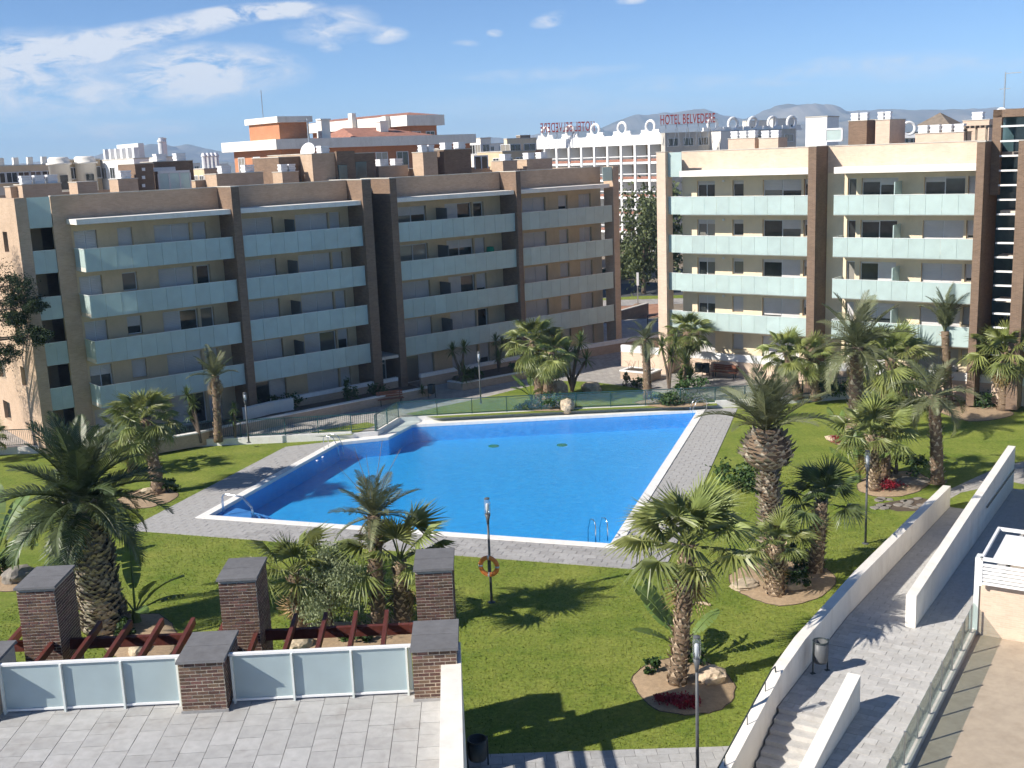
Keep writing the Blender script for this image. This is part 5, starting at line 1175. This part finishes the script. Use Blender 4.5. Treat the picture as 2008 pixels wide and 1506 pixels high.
# ------------------------------------------------------------------ banana-like plants with torn paddle leaves
def paddle(seed, torn=.5):
    r = random.Random(seed); mb = MB(); K = 9; prev = None; Ls, Rs = [], []
    for k in range(K+1):
        s = k/K; x = .55+s*1.0; z = -.35*s*s; w = .20*math.sin(math.pi*(s*.92+.04))**.6; Ls.append(Vector((x,w,z+.05-w*.5*torn))); Rs.append(Vector((x,-w,z+.05-w*.5*torn)))
    mid = [Vector((.55+k/K,0,-.35*(k/K)**2)) for k in range(K+1)]
    mb.tube([(0,0,0),(.3,0,.02),(.55,0,0)]+mid[1:],[.03,.026,.022]+[.018*(1-k/K)+.004 for k in range(K)],5)
    for side in (Ls,Rs):
        for k in range(K):
            a,b = mid[k],mid[k+1]; g = r.random() < torn
            p,q = side[k],side[k+1]; i = len(mb.v); dz = Vector((0,0,-r.uniform(0,.09)*torn)); mb.v += [tuple(a),tuple(b),tuple((q if not g else q.lerp(p,.3))+dz),tuple(p+dz)]; mb.f.append((i,i+1,i+2,i+3))
    return mb.mesh('leaf', M['banana'])
PD = [paddle(200+k,(.2,.6,.9)[k]) for k in range(3)]
def banana(label, bpx, size, leaves, z0=0.0, seed=1):
    B = gp(*bpx,z0); T = thing('banana_plant', label, 'plant', B, 0, 'paddle-leaved plants'); r = random.Random(seed); sc = px_len(B,size)/1.5
    obj('stem', MB().tube([(0,0,-.02),(0,0,.35*sc)],[.13*sc,.08*sc],8), M['banana'], T)
    for a,e,s in leaves: put('leaf', PD[r.randrange(3)], T, mtx=Matrix.Translation((0,0,.25*sc)) @ Matrix.Rotation(rad(a),4,'Z') @ Matrix.Rotation(-rad(e),4,'Y') @ Matrix.Rotation(r.uniform(-.5,.5),4,'X') @ Matrix.Diagonal((sc*s,sc*s,sc*s,1)))
banana('paddle-leaved plant with a drooping arm beside the big date palm', (268,1222), 125, [(100,82,1.1),(-5,48,1.0),(170,55,.8),(20,25,.8),(-60,30,.7),(200,20,.6),(-20,62,.75)], seed=3)
banana('torn paddle-leaved plant leaning out behind the large lower right palm', (1338,1300), 150, [(150,60,1.0),(165,75,1.05),(130,48,.9),(185,40,.7),(20,50,.7)], seed=4)
banana('bright paddle-leaved clump in the right flower bed', (1682,945), 90, [(90,82,1.0),(60,70,.9),(130,72,.9),(170,55,.8),(-20,50,.8),(-90,40,.7),(220,45,.7)], seed=5)
banana('paddle-leaved clump at the second flower bed by the kerb', (1645,862), 60, [(100,60,1),(170,45,.9),(-10,50,.9),(220,45,.8),(60,75,.8),(-80,35,.8)], seed=6)
banana('paddle-leaved plant at the left edge of the lawn', (-8,1130), 150, [(35,68,1.0),(10,48,.9),(80,78,1.0),(-20,35,.8),(55,30,.6)], seed=7)
banana('leafy plant at the left foot of the twin island palms', (1042,788), 60, [(90,85,1),(170,60,.9),(20,50,.8),(210,40,.8),(-60,40,.8)], .3, 8)
# ------------------------------------------------------------------ leafy crowns
def leaf_cloud(c, R, n, size, seed, clumps=14, hang=0.0, flat=1.0, fill=.55):
    """leaf-sized faces gathered in uneven clumps through the volume"""
    r = random.Random(seed); mb = MB(); cs = []
    for k in range(clumps):
        while True:
            v = Vector((r.uniform(-1,1),r.uniform(-1,1),r.uniform(-1,1)))
            if .25 < v.length < 1: break
        cs.append((Vector((v.x*R[0],v.y*R[1],v.z*R[2])), r.uniform(.25,.5)))
    for k in range(n):
        cc, cr = cs[r.randrange(clumps)]
        v = Vector((r.gauss(0,1),r.gauss(0,1),r.gauss(0,1)*flat))*cr*fill
        p = Vector(c)+cc+Vector((v.x*R[0],v.y*R[1],v.z*R[2]))
        d = Vector((r.uniform(-1,1),r.uniform(-1,1),r.uniform(-1,.6)-hang*2)).normalized(); s = size*r.uniform(.6,1.3)
        w = d.cross(Vector((r.uniform(-1,1),r.uniform(-1,1),r.uniform(-1,1)))).normalized()*s*(.32 if hang else .45)
        i = len(mb.v); mb.v += [tuple(p-w*.4),tuple(p+d*s*.5-w),tuple(p+d*s),tuple(p+d*s*.5+w)]; mb.f.append((i,i+1,i+2,i+3))
    return mb
def shrub(label, bpx, wpx, hpx, z0=0.0, seed=1, m='shrub', n=420, size=.13, name='shrub', cat='shrub'):
    B = gp(*bpx,z0); w = px_len(B,wpx)/2; h = px_len(B,hpx); T = thing(name, label, cat, B, 0, 'garden shrubs')
    obj('foliage', leaf_cloud((0,0,h*.55),(w,w*.8,h*.5),n,size,seed,10), M[m], T)
    st = MB(); r = random.Random(seed)
    for k in range(5): st.tube([(0,0,-.03),(r.uniform(-.5,.5)*w,r.uniform(-.4,.4)*w,h*.5)],[.03,.012],5)
    obj('stems', st, M['bark'], T); return T
shr = [('low bush in the planting bed left of the bench',(690,792),26,34,.6),('sparse upright bush in the bed under the terrace wall',(683,786),20,38,.6),('dark bush in the bed near the pale wall block',(560,800),60,26,.6),('dark bush behind the bench under the terrace wall',(740,778),40,22,.6),
       ('ground-hugging bush below the yuccas in the planter',(930,745),50,22,.75),('small bush at the far end of the planter',(1020,728),40,20,.75),('bush at the foot of the twin island palms',(1068,800),60,30,.3),('blue-green bush at the left of the island bed',(1030,803),36,20,.3),
       ('clipped dark shrub left of the plaza planter',(1228,757),14,26,.3),('spiky dark shrub in front of the plaza planter',(1248,760),22,26,.3),('dark shrub at the right of the plaza planter',(1268,763),16,22,.3),('low green bush right of the island feather palm',(1300,795),60,24,.3),
       ('broad bush under the corner palm near the glass fence',(1360,785),80,40,.3),('tall rounded shrub right of the thin upright palm',(1905,770),90,60,.3),('round shrub behind the kerb at the far right',(1950,768),50,36,.3),('low shrub row behind the kerb near the two fan palms',(1640,775),70,26,.3),
       ('low shrub behind the kerb right of the date palm',(1790,770),80,30,.3),('dark shrub below the fan palm at the right edge',(1930,800),60,30,0),('bush in the flower bed right of the middle palm',(1790,935),50,46,0),('bush at the trunk of the leaning left palm',(330,965),40,24,0),
       ('low green tuft in the sand bed by the pineapple palm',(1560,1150),56,34,0),('leafy tuft between the pineapple palm and the dark fan palm',(1560,1115),46,52,0),('small bush by the grey rock at the left edge',(12,1125),40,40,0),('bush in the bed below the pergola palms',(700,1255),60,24,0),
       ('pale green bush left of the big date palm trunk',(150,1110),50,40,0),('tuft beside the rock below the big date palm',(245,1245),40,30,0),('green tuft at the lower right palm trunk',(1370,1300),44,40,0),('thin small plant in the lower right sand bed',(1278,1322),26,36,0),('feathery clump left of the low fan palm',(1450,960),90,50,0)]
for k,(lab,b,w,h,z) in enumerate(shr): shrub(lab,b,w,h,z,300+k,n=int(260+w*6),size=.10+.0009*w)
flw = [('mound of red flowers in the middle bed on the right lawn',(1750,962),52,24),('red flowers in the bed by the kerb',(1650,868),40,14),('row of dark red flowers in the lower right sand bed, left half',(1300,1378),46,18),('row of dark red flowers in the lower right sand bed, right half',(1345,1386),60,20)]
for k,(lab,b,w,h) in enumerate(flw): shrub(lab,b,w,h,0,400+k,'flower',900,.07,'flower_clump','flowers')
# weeping pepper tree behind the pergola
def tree(name, label, bpx, cpx, R, n, size, m, z0=0.0, seed=1, hang=0.0, clumps=16, tr=.12, cat='tree', limbs=7, group=None, extra=None):
    B = gp(*bpx,z0); C = at(*cpx,B.y); c = Vector((C.x-B.x,0,C.z-z0)); T = thing(name, label, cat, B, 0, group); r = random.Random(seed)
    tk = MB().tube([(0,0,-.05),(c.x*.4,0,c.z*.35),(c.x*.8,0,c.z*.7),c],[tr*1.3,tr,tr*.8,tr*.4],9)
    for k in range(limbs):
        a = k*2.4; s0 = .45+.4*r.random(); p = Vector((c.x*s0,0,c.z*s0)); e = c+Vector((math.cos(a)*R[0]*.7,math.sin(a)*R[1]*.7,r.uniform(-.2,.6)*R[2])); tk.tube([p,p.lerp(e,.5)+Vector((0,0,.15)),e],[tr*.5,tr*.33,tr*.12],6)
    obj('trunk', tk, M['bark'], T)
    obj('crown', leaf_cloud(c,R,n,size,seed,clumps,hang), M[m], T); return T
tree('pepper_tree','weeping grey-green tree among the palms behind the pergola',(652,1245),(640,1150),(1.25,1.1,1.2),13000,.095,'pepper',seed=51,hang=.75,clumps=22,tr=.09)
tree('street_tree','tall grey-green street tree between the two blocks, right one',(1262,575),(1262,462),(2.5,2.5,5.4),4200,.42,'treeleaf',seed=52,hang=.3,clumps=26,tr=.22)
tree('street_tree','small round street tree behind the end of the shaded block',(1222,545),(1224,505),(2.0,2.0,2.0),1800,.4,'treeleaf',seed=53,clumps=14,tr=.16)
tree('street_tree','street tree hidden behind the sunlit block corner',(1300,560),(1302,450),(3.2,3.0,5.5),3000,.5,'treeleaf',seed=55,clumps=18,tr=.2)
for k,(x,y) in enumerate(((1190,552),(1225,545))): shrub(('roadside hedge clump seen under the last balconies','roadside hedge clump left of the street lamp')[k],(x,y),50,24,0,460+k,n=900,size=.4,m='treeleaf')
# pine reaching in from the left edge
PB = gp(-95,905); PT = thing('pine_tree','dark pine reaching in from the left edge before the shaded block','tree',PB)
tk = MB().tube([(0,0,-.1),(.2,0,4),(.1,.2,9)],[.32,.25,.12],9); r = random.Random(61); fo = MB()
for k,(hx,hy,rr) in enumerate(((20,560,1.1),(45,590,.95),(10,610,1.2),(60,660,.9),(15,690,.9),(-40,540,1.5),(-60,620,1.8),(-40,700,1.6),(35,625,.7),(70,600,.6),(78,655,.6),(-150,520,2.4),(-190,640,2.6),(-140,720,2.0),(-110,470,1.6))):  # last clumps, unseen beyond the left edge, added to shade the gable wall
    C = at(hx,hy,PB.y-1.0+r.uniform(-1,1)); e = C-PB; tk.tube([(.15,0,max(1.5,e.z-1.2)),(e.x*.5,e.y*.5,e.z-.3),e],[.1,.07,.03],6)
    q = leaf_cloud(e,(rr,rr,rr*.62),2600,.085,600+k,16); fo.add(q.v,q.f)
obj('trunk', tk, M['bark'], PT); obj('needles', fo, M['pine'], PT)

# short blades standing out of the nearer lawn
import numpy as np
def inside(P, poly):
    x, y = P[:,0], P[:,1]; r = np.zeros(len(P),bool); n = len(poly)
    for i in range(n):
        (xa,ya),(xb,yb) = poly[i],poly[(i+1)%n]; c = ((ya>y)!=(yb>y)) & (x < (xb-xa)*(y-ya)/((yb-ya) if abs(yb-ya)>1e-9 else 1e-9)+xa); r ^= c
    return r
rn = np.random.default_rng(5); P = np.column_stack((rn.uniform(-20,17,150000), 25+31*rn.random(150000)**1.5))
keep = ~inside(P,[D1,D2,D3,D4]) & ~inside(P,[tuple(gp(880,1483)[:2]),tuple(gp(1460,1464)[:2]),tuple(gp(1520,1600)[:2]),tuple(gp(880,1640)[:2])])
rel = P-np.array(RO); keep &= ~((rel@np.array(rt_) > -.02) & (rel@np.array(rs_) > -8))
for c_ in ([(1240,1335),(1275,1302),(1330,1290),(1400,1305),(1440,1340),(1425,1385),(1360,1402),(1280,1388)],[(1428,1135),(1465,1108),(1530,1100),(1610,1112),(1640,1140),(1600,1175),(1530,1188),(1465,1170)],[(195,1255),(230,1215),(310,1205),(345,1240),(330,1285),(250,1300)],[(560,1262),(590,1225),(720,1220),(810,1228),(830,1262),(700,1285)]): keep &= ~inside(P,xy(c_))
P = P[keep]; n = len(P); a = rn.uniform(0,6.283,n); w = rn.uniform(.012,.03,n); h = rn.uniform(.02,.055,n); dx, dy = np.cos(a)*w, np.sin(a)*w
V = np.empty((n,3,3)); V[:,0] = np.column_stack((P[:,0]-dx,P[:,1]-dy,np.full(n,-.004))); V[:,1] = np.column_stack((P[:,0]+dx,P[:,1]+dy,np.full(n,-.004))); V[:,2] = np.column_stack((P[:,0]+rn.normal(0,.02,n),P[:,1]+rn.normal(0,.02,n),h))
me = bpy.data.meshes.new('grass_blades'); me.vertices.add(3*n); me.loops.add(3*n); me.polygons.add(n)
me.vertices.foreach_set('co', V.ravel()); me.loops.foreach_set('vertex_index', np.arange(3*n,dtype=np.int32)); me.polygons.foreach_set('loop_start', np.arange(0,3*n,3,dtype=np.int32)); me.update(); me.validate(); me.materials.append(M['grass'])
tag(put('grass_blades', me), 'short grass blades of the near lawn', 'grass', kind='stuff')
# ------------------------------------------------------------------ sand beds and rocks
def bed(name, pxs, z, m, h=.05):
    pts = xy(pxs,z); c = Vector((sum(p[0] for p in pts)/len(pts),sum(p[1] for p in pts)/len(pts))); K = 40; out = []
    # smooth closed outline through the surveyed points
    n = len(pts)
    for i in range(n):
        p0,p1,p2,p3 = [Vector(pts[(i+k)%n]) for k in (-1,0,1,2)]
        for q in range(5):
            t = q/5; out.append(tuple(.5*((2*p1)+(p2-p0)*t+(2*p0-5*p1+4*p2-p3)*t*t+(3*p1-p0-3*p2+p3)*t*t*t)))
    out = [tuple(Vector(p)*(1)+Vector((mnoise.noise(Vector((p[0]*3.1,p[1]*3.1,1))),mnoise.noise(Vector((p[0]*3.1,p[1]*3.1,7)))))*.09) for p in out]
    mb = MB(); n = len(out); rings = ((1.0,.003),(.93,h*.7),(.6,h*1.3)); vs = []
    for f,dz in rings: vs += [(c.x+(p[0]-c.x)*f,c.y+(p[1]-c.y)*f,z+dz+(mnoise.noise(Vector((p[0]*2,p[1]*2,f)))*.02 if f<1 else 0)) for p in out]
    vs.append((c.x,c.y,z+h*1.5)); fs = []
    for r in range(2): fs += [(r*n+i,r*n+(i+1)%n,(r+1)*n+(i+1)%n,(r+1)*n+i) for i in range(n)]
    fs += [(2*n+i,2*n+(i+1)%n,3*n) for i in range(n)]
    mb.add(vs,fs)
    o = struct(name, mb, m, smooth=True)
    e = MB(); e.tube([(*p,z+.012) for p in out]+[(*out[0],z+.012)],.016,5,False); obj('edging', e, M['soil'], o)
    return o
bed('sand_bed',[(1240,1335),(1275,1302),(1330,1290),(1400,1305),(1440,1340),(1425,1385),(1360,1402),(1280,1388)],0,M['sand'])
bed('sand_bed',[(1428,1135),(1465,1108),(1530,1100),(1610,1112),(1640,1140),(1600,1175),(1530,1188),(1465,1170)],0,M['sand'])
bed('sand_bed',[(1680,950),(1715,930),(1790,925),(1825,945),(1790,968),(1730,975),(1690,965)],0,M['sand'])
bed('sand_bed',[(1622,862),(1650,852),(1700,852),(1745,862),(1720,875),(1660,876)],0,M['sand'])
bed('sand_bed',[(195,1255),(230,1215),(310,1205),(345,1240),(330,1285),(250,1300)],0,M['sand'])
bed('sand_bed',[(560,1262),(590,1225),(720,1220),(810,1228),(830,1262),(700,1285)],0,M['sand'])
bed('sand_bed',[(225,985),(265,962),(325,958),(350,972),(310,992),(255,998)],0,M['sand'])
bed('sand_bed',[(-60,1150),(-20,1115),(40,1118),(60,1135),(30,1160)],0,M['sand'])
bed('sand_bed',[(1018,803),(1050,788),(1105,784),(1125,794),(1095,806)],.312,M['sand'],.03)
bed('sand_bed',[(1245,790),(1290,782),(1370,785),(1385,795),(1300,799)],.312,M['sand'],.03)
bed('sand_bed',[(1830,800),(1870,785),(1960,800),(1985,815),(1900,826)],0,M['sand'])
RK = [('grey flat rock at the left edge of the lawn',(42,1138),34,24,0,'rockgrey'),('pale rock lying in the bed below the big date palm',(272,1280),24,12,0,'rock'),('pale rock behind the pergola rafters',(232,1262),16,9,0,'rock'),('tall pale boulder behind the twin island palms',(1096,776),20,24,.3,'rock'),('orange boulder on the island lawn',(1160,768),24,16,.3,'rock'),('squarish pale rock by the glass fence on the island',(1113,803),20,16,.3,'rock'),
      ('flat pale stone at the left of the pineapple palm bed',(1462,1150),34,9,0,'rock'),('pale rock beside the low fan palm trunk',(1555,1150),38,16,0,'rock'),('big sunlit rock behind the lower right lamp post',(1396,1335),34,24,0,'rock'),('dark rock in the middle flower bed',(1785,948),30,8,0,'rockgrey'),('small rock by the kerb flower bed',(1632,862),14,6,0,'rock'),('pale rock among the palms below the pergola',(590,1268),26,14,0,'rock'),('small pale rock beside the leaning left palm',(290,965),18,6,0,'rock')]
for k,(lab,b,w,h,z,m) in enumerate(RK):
    B = gp(*b,z); bm = bmesh.new(); bmesh.ops.create_icosphere(bm, subdivisions=3, radius=1); r = random.Random(700+k); off = Vector((k*3.1,k*1.7,0))
    for v in bm.verts:
        n_ = mnoise.fractal(v.co*1.3+off,1,2,3); q = v.co*(1+.28*n_); q = Vector((round(q.x*2.2)/2.2*.35+q.x*.65, round(q.y*2.2)/2.2*.35+q.y*.65, round(q.z*2.2)/2.2*.35+q.z*.65)); v.co = q
    me = bpy.data.meshes.new('rock'); bm.to_mesh(me); bm.free(); me.materials.append(M[m])
    tag(put('rock', me, None, loc=(B.x,B.y,z+px_len(B,h)*.42), rot=(0,0,r.uniform(0,6)), scale=(px_len(B,w),px_len(B,w)*.75,px_len(B,h)*.85)), lab, 'rock', 'garden rocks')
tag(obj('fallen_frond', MB().tube([(0,0,.03),(.25,.1,.08),(.55,.12,.03)],[.05,.06,.02],6), M['boot'], loc=gp(1393,1188), rot=(0,0,2.4)), 'dry piece of palm leaf lying on the lawn', 'debris')
# ------------------------------------------------------------------ lamps, lifebuoy, bins, benches
def lamp(label, B, h):
    T = thing('lamp_post', label, 'lamp post', B, 0, 'garden lamp posts')
    obj('pole', MB().tube([(0,0,0),(0,0,h*.80)],[.05,.042],10), M['lampmetal'], T, True); obj('base_plate', MB().lathe([(.14,0),(.14,.02),(.07,.05)],12), M['lampmetal'], T)
    obj('funnel', MB().lathe([(.045,h*.76),(.06,h*.80),(.11,h*.855)],12), M['lampmetal'], T, True)
    obj('glass_cover', MB().lathe([(.105,h*.856),(.115,h*.90),(.115,h*.975),(.09,h*.995)],14), M['lampglass'], T, True)
    obj('reflector', MB().lathe([(.045,h*.857),(.05,h*.89),(.06,h*.895),(.06,h*.945),(.04,h*.955)],12), M['whitepaint'], T, True)
    obj('top_cap', MB().lathe([(.10,h*.996),(.10,h*1.005),(.03,h*1.012)],12), M['lampmetal'], T); return T
l1 = gp(964,1181)
lamp('lamp post with the orange lifebuoy on the near lawn', l1, 4.1)
lamp('lamp post nearest to the camera, before the lower right palm', Vector((4.55,27.3,0)), 4.08)
for lab,b,tpx,z in (('thin lamp post on the right lawn beside the dark fan palm',(1697,1066),(1700,885),0),('lamp post on the plaza path left of the twin palms',(943,791),(940,690),.3),('lamp post beside the path by the barred fence',(488,868),(482,770),.3)):
    B = gp(*b,z); lamp(lab, B, at(*tpx,B.y).z-z)
T = thing('lifebuoy','orange lifebuoy ring hanging on the lamp post','lifebuoy',(l1.x-.04,l1.y-.09,1.48),rad(-20))
ring_ = MB().torus((0,0,0),.335,.088,'Y',36,12); ring_.v = [(x,y*.7,z) for x,y,z in ring_.v]; obj('ring', ring_, M['orange'], T, True)
for k in range(4):
    a = math.pi/4*0+math.pi/2*k; pts = [Vector((math.cos(a+q)*.335,0,math.sin(a+q)*.335)) for q in (-.10,0,.10)]; b_ = MB().tube(pts,.0915,12); b_.v = [(x,y*.72,z) for x,y,z in b_.v]; obj('band', b_, M['whitepaint'], T, True)
obj('bracket', MB().box(-.06,.06,.03,.07,-.36,.36), M['lampmetal'], T)
def bin_(label, B, h=1.05, r=.24, m='darkmetal'):
    T = thing('litter_bin', label, 'bin', B, rad(20), 'litter bins')
    obj('bucket', MB().lathe([(r*.9,h*.32),(r,h*.4),(r,h*.97),(r*.9,h*.97),(r*.88,h*.42),(.02,h*.40)],20), M[m], T, True); obj('rim', MB().torus((0,0,h*.97),r,.025,'Z',20,6), M['darkmetal'], T, True)
    for s in (-1,1): obj('leg', MB().tube([(s*(r+.035),0,0),(s*(r+.035),0,h)],.024,6).box(s*(r+.035)-.07,s*(r+.035)+.07,-.06,.06,0,.012), M['darkmetal'], T)
bin_('grey metal bin standing on the ramp landing against the white wall', Vector((*rp(3.1,.75),1.2)), 1.0, .22, 'lampmetal')
bin_('black bin at the foot of the white parapet wall', gp(938,1506), .9, .26)
bin_('bin beside the end of the path wall on the plaza', gp(847,780,.3), .95, .22)
bin_('left bin by the forecourt wall of the sunlit block', gp(1370,738,.3), 1.0, .25); bin_('right bin by the forecourt wall of the sunlit block', gp(1384,739,.3), 1.0, .25)
def bench(label, B, rz, w=1.8):
    T = thing('park_bench', label, 'bench', B, rz, 'wooden benches')
    for k in range(4): obj('seat_slat', MB().box(-w/2,w/2,-.05+.115*k,.05+.115*k,.42,.455), M['benchwood'], T)
    for k in range(3): obj('back_slat', MB().box(-w/2,w/2,.41+.03*k,.44+.03*k,.54+.13*k,.65+.13*k), M['benchwood'], T)
    for s in (-1,1): obj('leg', MB().bar((s*w*.4,0,0),(s*w*.4,.02,.42),.05).bar((s*w*.4,.36,0),(s*w*.4,.5,.92),.05).bar((s*w*.4,-.04,.40),(s*w*.4,.40,.40),.05,.035), M['darkmetal'], T)
bench('wooden bench on the path against the low wall of the shaded block', gp(768,795,.3), rad(20)); bench('wooden bench before the forecourt wall of the sunlit block', gp(1418,742,.3), rad(-38), 2.0); bench('second wooden bench close behind, at the right of the forecourt wall', gp(1452,741,.3), rad(-38), 1.8)
# ------------------------------------------------------------------ fences
def bar_fence(label, pts, zb, h=1.05, pitch=.115, every=2.35):
    a0 = Vector(pts[0]); T = thing('metal_fence', label, 'fence', (a0.x,a0.y,zb)); nb = 0; bars = MB(); pm = MB().box(-.03,.03,-.03,.03,0,h+.04).mesh('post',M['greenmetal']); bmesh_ = MB().tube([(0,0,.1),(0,0,h-.02)],.011,4,False).mesh('bar',M['greenmetal'])
    for a,b in zip(pts[:-1],pts[1:]):
        a,b = Vector(a)-a0,Vector(b)-a0; d = b-a; ln = d.length; n = max(1,round(ln/every))
        obj('top_rail', MB().bar((*a,h),(*b,h),.045,.045), M['greenmetal'], T); obj('bottom_rail', MB().bar((*a,.1),(*b,.1),.04,.04), M['greenmetal'], T)
        for k in range(n+1): p = a+d*k/n; put('post', pm, T, loc=(p.x,p.y,0), rot=(0,0,math.atan2(d.y,d.x)))
        m_ = int(ln/pitch)
        for k in range(1,m_):
            p = a+d*k/m_
            if nb < 290: put('bar', bmesh_, T, loc=(p.x,p.y,0)); nb += 1
            else: bars.tube([(p.x,p.y,.1),(p.x,p.y,h-.02)],.011,4,False)
    if bars.v: tag(obj('bars', bars, M['greenmetal'], T), kind='stuff')
    return T
def mid(pts, w): return [tuple(Vector(a)+Vector((-(Vector(pts[min(i+1,len(pts)-1)])-Vector(pts[max(i-1,0)])).normalized().y,(Vector(pts[min(i+1,len(pts)-1)])-Vector(pts[max(i-1,0)])).normalized().x))*w) for i,a in enumerate(pts)]
f1 = mid(FL[:5],.15)
bar_fence('dark green barred fence on the kerb at the left', [ext(f1[1],f1[0],4)]+f1, .44)
bar_fence('dark green barred fence on the white kerb behind the right lawn', mid(FL[9:],.15), .46, .95)
f2 = mid(FL[4:10],.13); T = thing('glass_fence','glass pool fence with green posts along the far edge of the pool','fence',(f2[0][0],f2[0][1],.33)); a0 = Vector(f2[0])
pm = MB().box(-.03,.03,-.03,.03,0,1.0).mesh('post',M['greenmetal'])
for i,(a,b) in enumerate(zip(f2[:-1],f2[1:])):
    a,b = Vector(a)-a0,Vector(b)-a0; d = b-a; n = max(1,round(d.length/2.25)); an = math.atan2(d.y,d.x)
    obj('top_rail', MB().bar((*a,1.0),(*b,1.0),.05,.05), M['greenmetal'], T); obj('bottom_rail', MB().bar((*a,.08),(*b,.08),.035,.035), M['greenmetal'], T)
    g = MB().box(.05,d.length/n-.05,-.006,.006,.12,.93).mesh('glass_panel',M['fenceglass'])
    for k in range(n): p = a+d*k/n; put('post', pm, T, loc=(p.x,p.y,0), rot=(0,0,an)); put('glass_panel', g, T, loc=(p.x,p.y,0), rot=(0,0,an))
    if i == len(f2)-2: put('post', pm, T, loc=(b.x,b.y,0), rot=(0,0,an))
# overhead cable-free rail of the passage on the far street
T = thing('street_railing','short dark railing at the end of the passage between the blocks','railing',gp(1270,640,.3)); 
for z in (.5,1.0): obj('rail', MB().bar((0,0,z),(2.4,-1.2,z),.06), M['darkmetal'], T)
for k in range(3): obj('post', MB().bar((1.2*k,-.6*k,0),(1.2*k,-.6*k,1.02),.07), M['darkmetal'], T)
# ------------------------------------------------------------------ haze
hm = bpy.data.materials.new('thin_haze'); hm.use_nodes = True; t = hm.node_tree; t.nodes.remove(t.nodes['Principled BSDF'])
pv = N(t,'ShaderNodeVolumePrincipled'); pv.inputs['Color'].default_value = (.46,.69,1,1); pv.inputs['Density'].default_value = 0.00021; pv.inputs['Anisotropy'].default_value = 0.0
L(t,pv,'Volume',t.nodes['Material Output'],'Volume')
tag(obj('haze', MB().box(-6500,6500,-150,6000,-7,172), hm), kind='stuff')
for o in bpy.data.objects:
    for k in ('dims','roof'):
        if k in o: del o[k]
